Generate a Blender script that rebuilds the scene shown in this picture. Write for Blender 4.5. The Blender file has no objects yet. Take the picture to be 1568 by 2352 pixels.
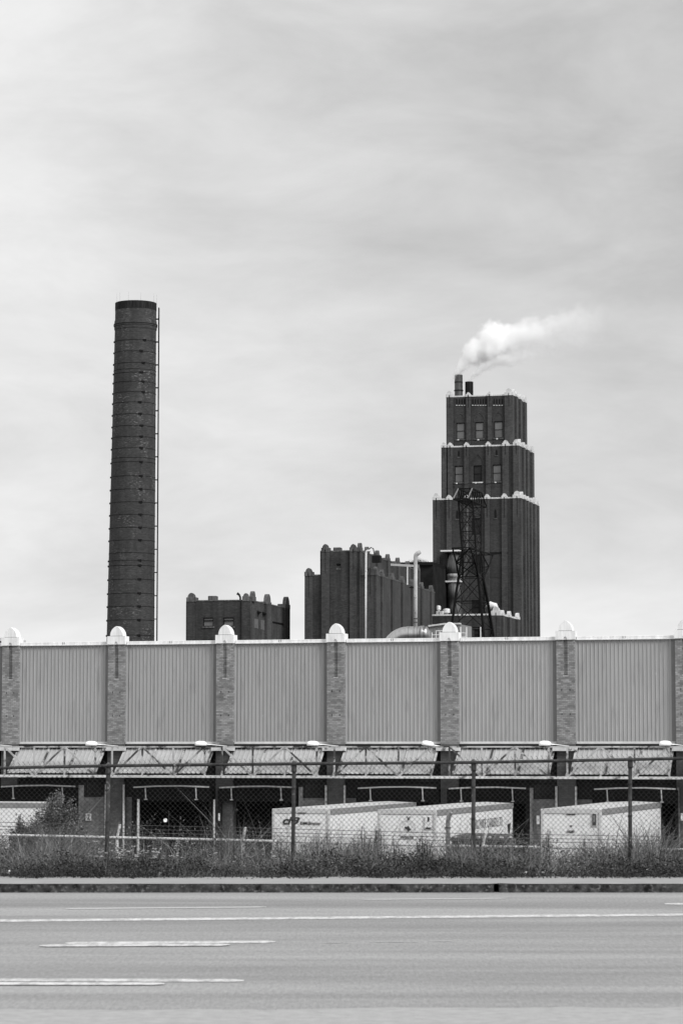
import bpy, math, random
from mathutils import Vector
random.seed(7)
R = math.radians
C = bpy.context.scene.collection
# ------------------------------------------------------------------ camera model (photo laid out on 1568 x 2352)
F, CX, CY, HCAM, PITCH = 6100.0, 784.0, 1176.0, 1.75, R(5.05)
def ray(px, py):
    x = (px-CX)/F; up = (CY-py)/F
    return Vector((x, math.cos(PITCH)-up*math.sin(PITCH), math.sin(PITCH)+up*math.cos(PITCH)))
def at(px, py, Y):
    r = ray(px, py); k = Y/r.y
    return Vector((r.x*k, Y, HCAM+r.z*k))
class Frame:
    """local frame: x along the front, y inward (away from the camera), z = world height"""
    def __init__(s, px, Y, deg):
        p = at(px, 1715, Y); s.o = Vector((p.x, p.y, 0)); s.th = R(deg)
        s.t = Vector((math.cos(s.th), -math.sin(s.th), 0)); s.e = Vector((math.sin(s.th), math.cos(s.th), 0))
    def hit(s, px, py, d=0.0):
        r = ray(px, py); n = s.e
        k = ((s.o + n*d) - Vector((0, 0, HCAM))).dot(n)/r.dot(n)
        p = Vector((0, 0, HCAM)) + r*k
        return (p-s.o).dot(s.t), p.z
    def u(s, px, d=0.0, py=1600): return s.hit(px, py, d)[0]
    def z(s, py, d=0.0, px=784): return s.hit(px, py, d)[1]
    def side(s, px, u, py=1500):
        """depth d at which the plane x=u is seen at px"""
        r = ray(px, py); n = s.t
        k = ((s.o + n*u) - Vector((0, 0, HCAM))).dot(n)/r.dot(n)
        p = Vector((0, 0, HCAM)) + r*k
        return (p-s.o).dot(s.e), p.z
    def root(s, name, label, cat, group=None):
        return thing(name, label, cat, s.o, -s.th, group)
def thing(name, label, cat, loc=(0, 0, 0), rz=0, group=None):
    o = bpy.data.objects.new(name, None); C.objects.link(o)
    o.location = loc; o.rotation_euler = (0, 0, rz)
    o['label'] = label; o['category'] = cat
    if group: o['group'] = group
    return o
def tag(o, label, cat, group=None, kind=None):
    o['label'] = label; o['category'] = cat
    if group: o['group'] = group
    if kind: o['kind'] = kind
    return o
def copy_tree(o, parent=None):
    c = o.copy(); C.objects.link(c); c.parent = parent
    for ch in list(o.children): copy_tree(ch, c)
    return c
# ------------------------------------------------------------------ materials
MATS = {}
def nodes(name):
    m = bpy.data.materials.new(name); m.use_nodes = True
    return m, m.node_tree.nodes, m.node_tree.links, m.node_tree.nodes['Principled BSDF']
def grey(g): return (g, g, g, 1)
def ramp(N, L, src, stops):
    r = N.new('ShaderNodeValToRGB'); e = r.color_ramp.elements
    e[0].position, e[0].color = stops[0][0], grey(stops[0][1])
    e[1].position, e[1].color = stops[-1][0], grey(stops[-1][1])
    for p, g in stops[1:-1]:
        k = e.new(p); k.color = grey(g)
    L.new(src, r.inputs[0]); return r.outputs[0]
def mul(N, L, a, b, mode='MULTIPLY', fac=1.0):
    m = N.new('ShaderNodeMix'); m.data_type = 'RGBA'; m.blend_type = mode
    if isinstance(fac, float): m.inputs[0].default_value = fac
    else: L.new(fac, m.inputs[0])
    for s, i in ((a, 6), (b, 7)):
        if isinstance(s, float): m.inputs[i].default_value = grey(s)
        else: L.new(s, m.inputs[i])
    return m.outputs[2]
def coords(N, L, scale=(1, 1, 1), kind='Object'):
    tc = N.new('ShaderNodeTexCoord'); mp = N.new('ShaderNodeMapping'); mp.inputs['Scale'].default_value = scale
    L.new(tc.outputs[kind], mp.inputs[0]); return mp.outputs[0]
def noise(N, L, vec, sc, det=4, rough=.55):
    n = N.new('ShaderNodeTexNoise'); n.inputs['Scale'].default_value = sc; n.inputs['Detail'].default_value = det
    n.inputs['Roughness'].default_value = rough; L.new(vec, n.inputs['Vector']); return n.outputs['Fac']
def bump(N, L, B, src, st=.3, dist=.02):
    b = N.new('ShaderNodeBump'); b.inputs['Strength'].default_value = st; b.inputs['Distance'].default_value = dist
    L.new(src, b.inputs['Height']); L.new(b.outputs[0], B.inputs['Normal'])
def plain(name, g, rough=.7, var=.25, sc=3.0, stretch=(1, 1, 1), metal=0.0, streak=0.0, stain=None, bmp=0):
    if name in MATS: return MATS[name]
    m, N, L, B = nodes(name)
    if metal == 0 and rough > .5: B.inputs['Specular IOR Level'].default_value = .12 if g < .06 else .3
    v = coords(N, L, stretch); n = noise(N, L, v, sc)
    col = ramp(N, L, n, [(.3, g*(1-var)), (.7, min(1, g*(1+var)))])
    if streak:
        n2 = noise(N, L, coords(N, L, (3, 3, .25)), 2.5, 5)
        col = mul(N, L, col, ramp(N, L, n2, [(.38, 1-streak), (.62, 1)]))
    if stain:
        n3 = noise(N, L, coords(N, L), stain[0], 6, .65)
        col = mul(N, L, col, stain[2], 'MIX', ramp(N, L, n3, [(stain[1], 0), (stain[1]+.08, 1)]))
    L.new(col, B.inputs['Base Color']); B.inputs['Roughness'].default_value = rough; B.inputs['Metallic'].default_value = metal
    if bmp: bump(N, L, B, noise(N, L, coords(N, L), bmp, 6), .5, .01)
    MATS[name] = m; return m
def brick(name, c1, c2, mortar, w=.22, h=.078, msz=.008, patch=.35, light=0.0, round_=None, bm=.4):
    if name in MATS: return MATS[name]
    m, N, L, B = nodes(name)
    tc = N.new('ShaderNodeTexCoord'); sp = N.new('ShaderNodeSeparateXYZ'); L.new(tc.outputs['Object'], sp.inputs[0])
    cb = N.new('ShaderNodeCombineXYZ')
    if round_:
        a = N.new('ShaderNodeMath'); a.operation = 'ARCTAN2'; L.new(sp.outputs[1], a.inputs[0]); L.new(sp.outputs[0], a.inputs[1])
        k = N.new('ShaderNodeMath'); k.operation = 'MULTIPLY'; k.inputs[1].default_value = round_; L.new(a.outputs[0], k.inputs[0])
        L.new(k.outputs[0], cb.inputs[0])
    else:
        a = N.new('ShaderNodeMath'); a.operation = 'ADD'; L.new(sp.outputs[0], a.inputs[0]); L.new(sp.outputs[1], a.inputs[1])
        L.new(a.outputs[0], cb.inputs[0])
    L.new(sp.outputs[2], cb.inputs[1])
    b = N.new('ShaderNodeTexBrick'); L.new(cb.outputs[0], b.inputs['Vector'])
    b.inputs['Color1'].default_value = grey(c1); b.inputs['Color2'].default_value = grey(c2); b.inputs['Mortar'].default_value = grey(mortar)
    b.inputs['Scale'].default_value = 1; b.inputs['Mortar Size'].default_value = msz; b.inputs['Mortar Smooth'].default_value = .2
    b.inputs['Brick Width'].default_value = w; b.inputs['Row Height'].default_value = h
    n = noise(N, L, coords(N, L), .35, 6, .6)
    col = mul(N, L, b.outputs['Color'], ramp(N, L, n, [(.3, 1-patch), (.7, 1+patch*.6)]))
    n2 = noise(N, L, coords(N, L, (2.2, 2.2, .16)), 1.0, 4)
    col = mul(N, L, col, ramp(N, L, n2, [(.35, 1-patch*.8), (.6, 1)]))
    n4 = noise(N, L, coords(N, L, (1, 1, 2.5)), 2.2, 3)
    col = mul(N, L, col, ramp(N, L, n4, [(.35, .82), (.65, 1.15)]))
    if light:
        n3 = noise(N, L, coords(N, L, (1, 1, 3)), 3.2, 3, .6); n5 = noise(N, L, coords(N, L), .45, 2)
        f = mul(N, L, ramp(N, L, n3, [(.56, 0), (.64, 1)]), ramp(N, L, n5, [(.48, 0), (.6, 1)]))
        col = mul(N, L, col, light, 'MIX', f)
    L.new(col, B.inputs['Base Color']); B.inputs['Roughness'].default_value = .9
    bump(N, L, B, b.outputs['Fac'], -bm, .01)
    MATS[name] = m; return m
def foliage(name, lo, hi, rough=.6):
    m, N, L, B = nodes(name)
    g = N.new('ShaderNodeNewGeometry'); n = noise(N, L, coords(N, L), 1.1, 3)
    col = ramp(N, L, g.outputs['Random Per Island'], [(0, lo), (.75, (lo+hi)*.45), (1, hi)])
    col = mul(N, L, col, ramp(N, L, n, [(.38, .45), (.62, 1.45)]))
    L.new(col, B.inputs['Base Color']); B.inputs['Roughness'].default_value = rough
    tr = N.new('ShaderNodeBsdfTranslucent'); L.new(col, tr.inputs[0])
    mx = N.new('ShaderNodeMixShader'); mx.inputs[0].default_value = .25
    L.new(B.outputs[0], mx.inputs[1]); L.new(tr.outputs[0], mx.inputs[2])
    L.new(mx.outputs[0], N['Material Output'].inputs['Surface'])
    return m
# ------------------------------------------------------------------ mesh builder
class MB:
    def __init__(s): s.v = []; s.f = []
    def add(s, vs, fs):
        b = len(s.v); s.v += [tuple(p) for p in vs]; s.f += [tuple(i+b for i in f) for f in fs]
    def box(s, x0, x1, y0, y1, z0, z1):
        s.add([(x0,y0,z0),(x1,y0,z0),(x1,y1,z0),(x0,y1,z0),(x0,y0,z1),(x1,y0,z1),(x1,y1,z1),(x0,y1,z1)],
              [(0,3,2,1),(4,5,6,7),(0,1,5,4),(1,2,6,5),(2,3,7,6),(3,0,4,7)])
        return s
    def bbox(s, x0, x1, y0, y1, z0, z1, c=.02):
        """box with chamfered vertical and top edges"""
        rg = [(x0+c,y0),(x1-c,y0),(x1,y0+c),(x1,y1-c),(x1-c,y1),(x0+c,y1),(x0,y1-c),(x0,y0+c)]
        ri = [(x0+c,y0+c),(x1-c,y0+c),(x1-c,y0+c),(x1-c,y1-c),(x1-c,y1-c),(x0+c,y1-c),(x0+c,y1-c),(x0+c,y0+c)]
        vs = [(x,y,z0) for x,y in rg]+[(x,y,z1-c) for x,y in rg]+[(x,y,z1) for x,y in ri]
        fs = [tuple(range(7,-1,-1))]
        for i in range(8):
            j=(i+1)%8; fs.append((i,j,j+8,i+8)); fs.append((i+8,j+8,j+16,i+16))
        fs.append(tuple(range(16,24)))
        s.add(vs, fs); return s
    def prism(s, poly, y0, y1):
        """poly: list of (x,z), counter-clockwise seen from -y"""
        n = len(poly)
        s.add([(x,y0,z) for x,z in poly]+[(x,y1,z) for x,z in poly],
              [tuple(range(n)), tuple(range(2*n-1,n-1,-1))]+[(i,i+n,(i+1)%n+n,(i+1)%n) for i in range(n)])
        return s
    def prismx(s, poly, x0, x1):
        """poly: list of (y,z)"""
        n = len(poly)
        s.add([(x0,y,z) for y,z in poly]+[(x1,y,z) for y,z in poly],
              [tuple(range(n-1,-1,-1)), tuple(range(n,2*n))]+[((i+1)%n,(i+1)%n+n,i+n,i) for i in range(n)][::1])
        return s
    def tube(s, p, q, r, n=6, r2=None, cap=True):
        p = Vector(p); q = Vector(q); a = (q-p).normalized(); r2 = r if r2 is None else r2
        b = a.cross(Vector((0,0,1)));  b = a.cross(Vector((1,0,0))) if b.length < .05 else b
        b.normalize(); c = a.cross(b)
        vs = [p+(b*math.cos(2*math.pi*i/n)+c*math.sin(2*math.pi*i/n))*r for i in range(n)]
        vs += [q+(b*math.cos(2*math.pi*i/n)+c*math.sin(2*math.pi*i/n))*r2 for i in range(n)]
        fs = [(i,(i+1)%n,(i+1)%n+n,i+n) for i in range(n)]
        if cap: fs += [tuple(range(n-1,-1,-1)), tuple(range(n,2*n))]
        s.add(vs, fs); return s
    def path(s, pts, rs, n=12, cap=True):
        pts = [Vector(p) for p in pts]
        if not hasattr(rs, '__len__'): rs = [rs]*len(pts)
        vs = []; ref = Vector((0,1,0))
        for i, p in enumerate(pts):
            a = (pts[min(i+1,len(pts)-1)]-pts[max(i-1,0)]).normalized()
            b = a.cross(ref); b = a.cross(Vector((1,0,0))) if b.length < .05 else b
            b.normalize(); c = a.cross(b)
            vs += [p+(b*math.cos(2*math.pi*k/n)+c*math.sin(2*math.pi*k/n))*rs[i] for k in range(n)]
        fs = []
        for i in range(len(pts)-1):
            for k in range(n): fs.append((i*n+k, i*n+(k+1)%n, (i+1)*n+(k+1)%n, (i+1)*n+k))
        if cap: fs += [tuple(range(n-1,-1,-1)), tuple(range((len(pts)-1)*n, len(pts)*n))]
        s.add(vs, fs); return s
    def lathe(s, prof, cx=0, cy=0, n=32, lean=None, caps=True):
        vs = []
        for r, z in prof:
            lx = lean(z) if lean else 0
            vs += [(cx+lx+r*math.cos(2*math.pi*k/n), cy+r*math.sin(2*math.pi*k/n), z) for k in range(n)]
        fs = []
        for i in range(len(prof)-1):
            for k in range(n): fs.append((i*n+k, i*n+(k+1)%n, (i+1)*n+(k+1)%n, (i+1)*n+k))
        if caps: fs += [tuple(range(n-1,-1,-1)), tuple(range((len(prof)-1)*n, len(prof)*n))]
        s.add(vs, fs); return s
    def beam(s, p, q, w, h=None):
        """rectangular bar"""
        h = h or w; p = Vector(p); q = Vector(q); a = (q-p).normalized()
        b = a.cross(Vector((0,0,1))); b = Vector((1,0,0)) if b.length < .05 else b
        b.normalize(); c = b.cross(a)
        vs = [o+b*i*w/2+c*j*h/2 for o in (p,q) for i,j in ((-1,-1),(1,-1),(1,1),(-1,1))]
        s.add(vs, [(0,3,2,1),(4,5,6,7),(0,1,5,4),(1,2,6,5),(2,3,7,6),(3,0,4,7)]); return s
    def build(s, name, mat, parent=None, smooth=False, kind=None):
        me = bpy.data.meshes.new(name); me.from_pydata(s.v, [], s.f); me.update()
        o = bpy.data.objects.new(name, me); C.objects.link(o); me.materials.append(mat)
        if parent: o.parent = parent
        if smooth: me.polygons.foreach_set('use_smooth', [True]*len(me.polygons))
        if kind: o['kind'] = kind
        return o
def arch(cx, z0, w, h, n=7):
    """pointed two-centred arch outline from right foot over the top to left foot"""
    h = max(h, w*.5001); Rr = (h*h+w*w/4)/w; c = w/2-Rr; a1 = math.acos(max(-1, min(1, -c/Rr)))
    pts = [(cx+c+Rr*math.cos(a1*i/n), z0+Rr*math.sin(a1*i/n)) for i in range(n)]+[(cx, z0+h)]
    return pts+[(2*cx-x, z) for x, z in pts[::-1][1:]]
def text(string, x0, x1, z0, z1, y, mat, name, parent, shear=0, bold=0.0, flip=None):
    cu = bpy.data.curves.new(name, 'FONT'); cu.body = string; cu.extrude = .004; cu.shear = shear; cu.offset = bold
    ob = bpy.data.objects.new('tmp', cu); C.objects.link(ob)
    me = bpy.data.meshes.new_from_object(ob); bpy.data.objects.remove(ob)
    xs = [v.co.x for v in me.vertices]; ys = [v.co.y for v in me.vertices]
    ax, bx, ay, by = min(xs), max(xs), min(ys), max(ys)
    for v in me.vertices:
        X = x0+(v.co.x-ax)/(bx-ax)*(x1-x0); Z = z0+(v.co.y-ay)/(by-ay)*(z1-z0); D = v.co.z
        v.co = (X, y-.006-D, Z) if flip is None else (flip+.006+D, X, Z)
    me.name = name; o = bpy.data.objects.new(name, me); C.objects.link(o); me.materials.clear(); me.materials.append(mat); o.parent = parent
    return o
def holes_wall(b, x0, x1, z0, z1, y0, y1, holes):
    xs = sorted({x0, x1}|{h[0] for h in holes}|{h[1] for h in holes}); zs = sorted({z0, z1}|{h[2] for h in holes}|{h[3] for h in holes})
    xs = [x for x in xs if x0-1e-6 <= x <= x1+1e-6]; zs = [z for z in zs if z0-1e-6 <= z <= z1+1e-6]
    for i in range(len(xs)-1):
        run = None
        for j in range(len(zs)-1):
            mx, mz = (xs[i]+xs[i+1])/2, (zs[j]+zs[j+1])/2
            inside = any(h[0] < mx < h[1] and h[2] < mz < h[3] for h in holes)
            if inside:
                if run is not None: b.box(xs[i], xs[i+1], y0, y1, run, zs[j]); run = None
            elif run is None: run = zs[j]
        if run is not None: b.box(xs[i], xs[i+1], y0, y1, run, zs[-1])
# ------------------------------------------------------------------ material set
m_white   = plain('white_coping', .78, .6, .06, 2, streak=.18)
m_stone   = plain('pale_stone', .58, .8, .12, 3, streak=.25)
m_dstone  = plain('weathered_stone', .10, .9, .35, 2.5, streak=.5)
m_panel   = plain('ribbed_steel', .33, .55, .05, .6, (1, 1, .3), streak=.07)
m_trim    = plain('steel_trim', .17, .6, .08, 2)
m_trim2   = plain('light_trim', .36, .6, .08, 2)
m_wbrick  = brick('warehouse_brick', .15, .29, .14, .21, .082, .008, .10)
m_pier    = brick('shade_pier_brick', .085, .11, .07, .21, .082, .008, .15)
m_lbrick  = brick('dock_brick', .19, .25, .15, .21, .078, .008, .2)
m_dark    = plain('shade_black', .012, .8, .3, 2)
m_dpanel  = plain('dark_panel', .05, .7, .3, 1.5)
m_black   = plain('black_rubber', .008, .8, .3, 3)
m_awning  = plain('awning_sheet', .38, .55, .10, .8, (1, 1, 1), streak=.12)
m_truss   = plain('peeling_truss_paint', .40, .7, .2, 2, stain=(1.1, .49, .05))
m_chord   = plain('stained_chord', .55, .7, .15, 1.5, stain=(2.2, .56, .12))
m_lamp    = plain('lamp_white', .85, .4, .04, 4)
m_pipew   = plain('pale_pipe', .62, .5, .08, 4, stain=(5, .62, .2))
m_brick   = brick('dark_brick', .024, .045, .034, .24, .09, .012, .32, bm=.2)
m_brickp  = brick('dark_brick_pilaster', .034, .064, .045, .24, .09, .012, .30, bm=.2)
m_brickm  = brick('patched_brick', .024, .047, .034, .26, .10, .012, .55, bm=.2)
m_bricks  = brick('lit_tone_brick', .036, .060, .05, .26, .10, .012, .45, bm=.2)  # lighter brick tone: sun on the right-facing sides put into the colour
m_chim    = brick('chimney_brick', .026, .046, .034, .26, .10, .01, .35, light=.12, round_=2.2, bm=.2)
m_hoop    = plain('iron_hoop', .008, .7, .3, 3)
m_iron    = plain('black_iron', .006, .8, .3, 2)
m_ironl   = plain('worn_iron', .06, .5, .5, 1.5, stain=(2, .6, .2))
m_steel   = plain('galvanised_duct', .42, .35, .12, 1.2, metal=.75, streak=.2)
m_tank    = plain('grey_tank', .13, .55, .2, .8, metal=.2, streak=.45)
m_glass   = plain('window_glass', .10, .12, .35, .5)
m_glassd  = plain('dark_glass', .02, .15, .4, .5)
m_glassd.node_tree.nodes['Principled BSDF'].inputs['Specular IOR Level'].default_value = .08
m_frame   = plain('window_frame', .008, .6, .2, 3)
m_trail   = plain('trailer_white', .74, .45, .03, .7, streak=.08)
m_troof   = plain('trailer_roof', .50, .6, .1, .8, stain=(.9, .62, .3))
m_trail_r = plain('trailer_rail', .22, .5, .15, 2)
m_post    = plain('trailer_post', .50, .5, .08, 2)
m_ink     = plain('ink', .015, .6, .1, 3)
m_inkg    = plain('grey_ink', .045, .6, .1, 3)
m_tyre    = plain('tyre', .02, .85, .2, 5)
m_rim     = plain('rim', .3, .4, .15, 4, metal=.6)
m_galv    = plain('fence_pipe', .05, .65, .4, 6, metal=.0, stain=(7, .6, .25))
m_wire    = plain('fence_wire', .035, .6, .25, 8)
m_galvw   = plain('white_rail', .62, .5, .15, 5)
m_sign    = plain('sign_white', .72, .5, .05, 4)
_N = m_panel.node_tree.nodes; _L = m_panel.node_tree.links; _B = _N['Principled BSDF']
_src = _B.inputs['Base Color'].links[0].from_socket; _oi = _N.new('ShaderNodeObjectInfo')
_c = mul(_N, _L, _src, ramp(_N, _L, _oi.outputs['Random'], [(0, .93), (1, 1.05)]))
_f = noise(_N, _L, coords(_N, _L, (1, 1, .35)), 9, 2); _c = mul(_N, _L, _c, .52, 'MIX', ramp(_N, _L, _f, [(.74, 0), (.78, .7)]))
_f = noise(_N, _L, coords(_N, _L, (1, 1, .12)), 4, 4); _c = mul(_N, _L, _c, ramp(_N, _L, _f, [(.30, .80), (.44, 1)]))
_L.new(_c, _B.inputs['Base Color'])
m_old     = plain('sooty_wall', .012, .95, .5, .8)
m_shed    = plain('shed_sheet', .20, .6, .1, 1)
# ------------------------------------------------------------------ ground, road, kerb
PROF = [(-40,-.02),(17,-.02),(31.95,-.02),(32.3,-.02),(33.55,.04),(34.6,.04),(38,-.15),(42,-.42),(50,-1.3),(62,-2.3),(70,-3.6),(78,-5.1),(160,-5.1),(400,-5.1),(4000,-5.1)]
def gz(y):
    for (a, za), (b, zb) in zip(PROF, PROF[1:]):
        if a <= y <= b: return za+(zb-za)*(y-a)/(b-a)
    return -5.1
def sheet(name, prof, x0, x1, nx, mat, jitter=0):
    b = MB(); W = nx+1
    for y, z in prof:
        for i in range(W): b.v.append((x0+(x1-x0)*i/nx, y+(random.uniform(-jitter, jitter) if jitter else 0), z))
    for j in range(len(prof)-1):
        for i in range(nx): b.f.append((j*W+i, j*W+i+1, (j+1)*W+i+1, (j+1)*W+i))
    o = b.build(name, mat); o['kind'] = 'structure'; return o
m_soil = plain('soil', .07, .95, .4, 2.5)
sheet('ground', PROF, -1500, 1500, 8, m_soil)
# asphalt
m_road, N, L, B = nodes('asphalt')
v1 = coords(N, L); fine = noise(N, L, coords(N, L, (2, .3, 1)), 17, 6, .8); mid = noise(N, L, coords(N, L, (.13, .8, 1)), 2.0, 5)
trk = noise(N, L, coords(N, L, (.015, .5, 1)), 1.1, 2)
col = mul(N, L, ramp(N, L, fine, [(.3, .21), (.72, .37)]), ramp(N, L, mid, [(.3, .82), (.7, 1.1)]))
col = mul(N, L, col, ramp(N, L, trk, [(.36, .76), (.62, 1.10)]))
L.new(col, B.inputs['Base Color']); B.inputs['Roughness'].default_value = .85
bump(N, L, B, fine, .5, .01)
YN = lambda px, py: at(px, py, 1)      # direction helper
def ground_pt(px, py, z=0.0):
    r = ray(px, py); k = (z-HCAM)/r.z
    return Vector((r.x*k, r.y*k, z))
kerbY = ground_pt(784, 2050).y
sheet('road', [(-30, 0), (18, 0), (kerbY+.1, 0)], -60, 60, 4, m_road)
# near pavement (concrete) with ragged edge, 4 mm above the road
m_conc = plain('concrete', .34, .9, .12, 9, bmp=30)
e0, e1 = ground_pt(0, 2322), ground_pt(1568, 2313)
b = MB(); n = 240
for i in range(n+1):
    x = -12+24*i/n; t = (x-e0.x)/(e1.x-e0.x); y = e0.y+(e1.y-e0.y)*t + random.uniform(-.035, .035)+.05*math.sin(x*2.3)+.03*math.sin(x*5.1)
    b.v += [(x, 0, .004), (x, y, .004)]
for i in range(n): b.f.append((2*i, 2*i+2, 2*i+3, 2*i+1))
b.build('near_pavement', m_conc, kind='structure')
# kerb stones + far pavement
m_kerb = plain('dirty_granite', .036, .95, .8, 12, stain=(24, .57, .11), bmp=40)
m_side = plain('pavement', .29, .9, .08, 4, stain=(1.3, .70, .36))
kb = MB(); xn = ground_pt(1140, 2050).x
def kerb_run(x0, x1):
    n = max(1, int((x1-x0)/.12)); r0 = len(kb.v)
    for i in range(n+1):
        x = x0+(x1-x0)*i/n
        kb.v += [(x, kerbY-.015+random.uniform(-.012, .012), -.02), (x, kerbY+random.uniform(-.01, .01), .05), (x, kerbY+.02, .098+random.uniform(-.004, .002)), (x, kerbY+.3, .098), (x, kerbY+.3, -.02)]
    for i in range(n):
        for k in range(4):
            a = r0+i*5+k; kb.f.append((a, a+5, a+6, a+1))
    kb.f.append(tuple(range(r0, r0+5))); e = r0+n*5; kb.f.append(tuple(range(e+4, e-1, -1)))
kerb_run(-40, xn-.035); kerb_run(xn+.03, 4.6); kerb_run(4.61, 40)
kb.build('kerb', m_kerb, kind='structure')
backY = ground_pt(784, 2014, .1).y
sb = MB(); n = 500
for i in range(n+1):
    x = -40+80*i/n
    notch = .14 if abs(x-xn) < .09 else 0
    sb.v += [(x, kerbY+.045+notch+random.uniform(-.03, .03)+.02*math.sin(x*7), .102), (x, backY+.12*math.sin(x*.9)*.4+random.uniform(-.03, .03), .102)]
for i in range(n): sb.f.append((2*i, 2*i+2, 2*i+3, 2*i+1))
sb.build('pavement', m_side, kind='structure')
# road markings
m_mark, N, L, B = nodes('marking_paint')
n1 = noise(N, L, coords(N, L, (1, .3, 1)), 9, 6, .75)
L.new(ramp(N, L, n1, [(.38, .34), (.58, .62)]), B.inputs['Base Color']); B.inputs['Roughness'].default_value = .8
m_faint = plain('worn_marking', .46, .8, .1, 12)
def mark(p, q, w, mat, z=.004):
    a = ground_pt(*p, z); c = ground_pt(*q, z); b = MB(); n = max(2, int((c-a).length/.08)); d = (c-a)/n
    for i in range(n+1):
        s = a+d*i; e = 1 if 0 < i < n else .4
        b.v += [(s.x, s.y-w/2*e+random.uniform(-.006, .006), z), (s.x, s.y+w/2*e+random.uniform(-.006, .006), z)]
    for i in range(n): b.f.append((2*i, 2*i+2, 2*i+3, 2*i+1))
    b.build('road_marking', mat, kind='structure')
mark((-1400, 2127), (2900, 2089), .36, m_mark)
mark((150, 2166), (632, 2163), .28, m_mark); mark((92, 2171.6), (528, 2169.6), .26, m_mark, .008)
mark((-1200, 2247), (560, 2252), .24, m_mark); mark((-1200, 2258), (378, 2259), .22, m_mark, .008)
mark((150, 2087), (612, 2083), .2, m_faint); mark((830, 2066), (1165, 2063), .16, m_faint); mark((1525, 2076), (1990, 2074), .3, m_mark)
mark((740, 2165), (800, 2164.6), .06, m_faint); mark((990, 2162), (1040, 2161.6), .07, m_faint); mark((850, 2163), (960, 2163), .05, m_faint)
# ------------------------------------------------------------------ warehouse
TH = 15.4
W = Frame(784, 132, TH); YG = -5.1
wh = W.root('warehouse', 'long low warehouse with pale ribbed panels, brick pilasters and white domed caps behind the fence', 'warehouse')
PW = .90
pl = [5, 247, 496, 749.6, 1010, 1276, 1550]
us = [W.u(x, -.25) for x in pl]
k = (us[-1]-us[0])/6
U = [us[0]+k*i for i in range(-3, 10)]          # extended three bays past either side of the frame
PIL0 = 3
ztop = W.z(1475, -.1, 784)+.0                    # underside of the coping
zcopt = W.z(1467.6, -.1, 784)
zblk = zcopt+.26
zflash = W.z(1709, 0, 784); zflt = W.z(1704.8, 0, 784)
DEPTH = 26
sh = MB()
docks = [(15, 187), (316, 492), (512, 685), (827, 1009), (1034, 1213), (1365, 1554)]
D = [(W.u(a)+.02, W.u(c)-.02) for a, c in docks]
zd_top = W.z(1812, 0)
holes = [(a, c, -3.9, zd_top) for a, c in D]
zlow = W.z(1833, 0)
lo, hi = U[0], U[-1]+PW
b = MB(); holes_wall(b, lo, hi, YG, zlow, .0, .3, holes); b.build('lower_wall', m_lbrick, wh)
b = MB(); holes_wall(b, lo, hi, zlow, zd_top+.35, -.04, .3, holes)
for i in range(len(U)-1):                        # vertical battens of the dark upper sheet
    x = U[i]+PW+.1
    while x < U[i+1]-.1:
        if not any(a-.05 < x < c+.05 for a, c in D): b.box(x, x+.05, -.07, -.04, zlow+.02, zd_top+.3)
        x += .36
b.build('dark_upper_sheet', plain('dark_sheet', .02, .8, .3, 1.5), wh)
b = MB(); b.box(lo, hi, -.12, .3, zd_top+.35, zflash-.02); b.build('painted_shade_fascia', m_dark, wh)  # shade under the awning put into a near-black band
b = MB(); b.box(lo, hi, .3, DEPTH, ztop-.25, ztop-.1); b.build('roof', m_trim, wh)
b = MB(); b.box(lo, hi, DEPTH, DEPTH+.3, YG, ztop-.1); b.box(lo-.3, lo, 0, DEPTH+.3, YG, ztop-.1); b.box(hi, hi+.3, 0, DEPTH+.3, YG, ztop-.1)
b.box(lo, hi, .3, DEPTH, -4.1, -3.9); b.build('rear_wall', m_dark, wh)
b = MB()
for i in range(1, len(D)): pass
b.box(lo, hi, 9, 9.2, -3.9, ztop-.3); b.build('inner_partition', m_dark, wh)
# ribbed panels, one per bay
for i in range(len(U)-1):
    x0, x1 = U[i]+PW+.06, U[i+1]-.22
    prof = [(x0, 0)]; x = x0+.10; st = .196
    while x < x1-.05:
        prof += [(x, 0), (x+.008, -.035), (x+.034, -.035), (x+.046, 0)]; x += st
    prof += [(x1, 0)]
    b = MB(); n = len(prof)
    b.v = [(x, y, zflt) for x, y in prof]+[(x, y, ztop+.02) for x, y in prof]
    b.f = [(j, j+1, j+1+n, j+n) for j in range(n-1)]
    b.box(x0, x1, .02, .28, zflash, ztop)
    b.build('ribbed_panel', m_panel, wh)
    b = MB(); b.box(U[i+1]-.22, U[i+1]-.0, -.02, .25, zflt, ztop+.0); b.build('edge_trim', m_trim, wh)  # darker strip: shadow side of the trim return put into its colour
    b = MB(); b.box(U[i]+PW-.0, U[i]+PW+.06, -.05, .25, zflt, ztop); b.build('edge_trim', m_trim2, wh)
    b = MB(); b.prismx([(-.10, zflash-.0), (0, zflash-.0), (0, zflt+.03), (-.03, zflt+.03), (-.10, zflash+.03)], U[i]+PW+.02, U[i+1]-.05)
    b.build('flashing', plain('flashing_grey', .40, .6, .15, 2), wh)
    # coping with joint clips
    b = MB(); b.bbox(U[i]+PW+.06, U[i+1]+.02, -.10, .34, ztop, zcopt, .012); b.box(U[i]+PW+.06, U[i+1]+.02, -.13, -.09, ztop-.02, ztop+.03)
    cp = b.build('coping', m_white, wh)
    b = MB(); xm = (U[i]+U[i+1]+PW)/2-.1
    b.box(xm, xm+.02, -.115, -.09, ztop+.035, zcopt-.005); b.build('joint_clip', m_trim, cp)
    b = MB(); b.box(xm+.10, xm+.12, -.115, -.09, ztop+.035, zcopt-.005); b.build('joint_clip', m_trim, cp)
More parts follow.
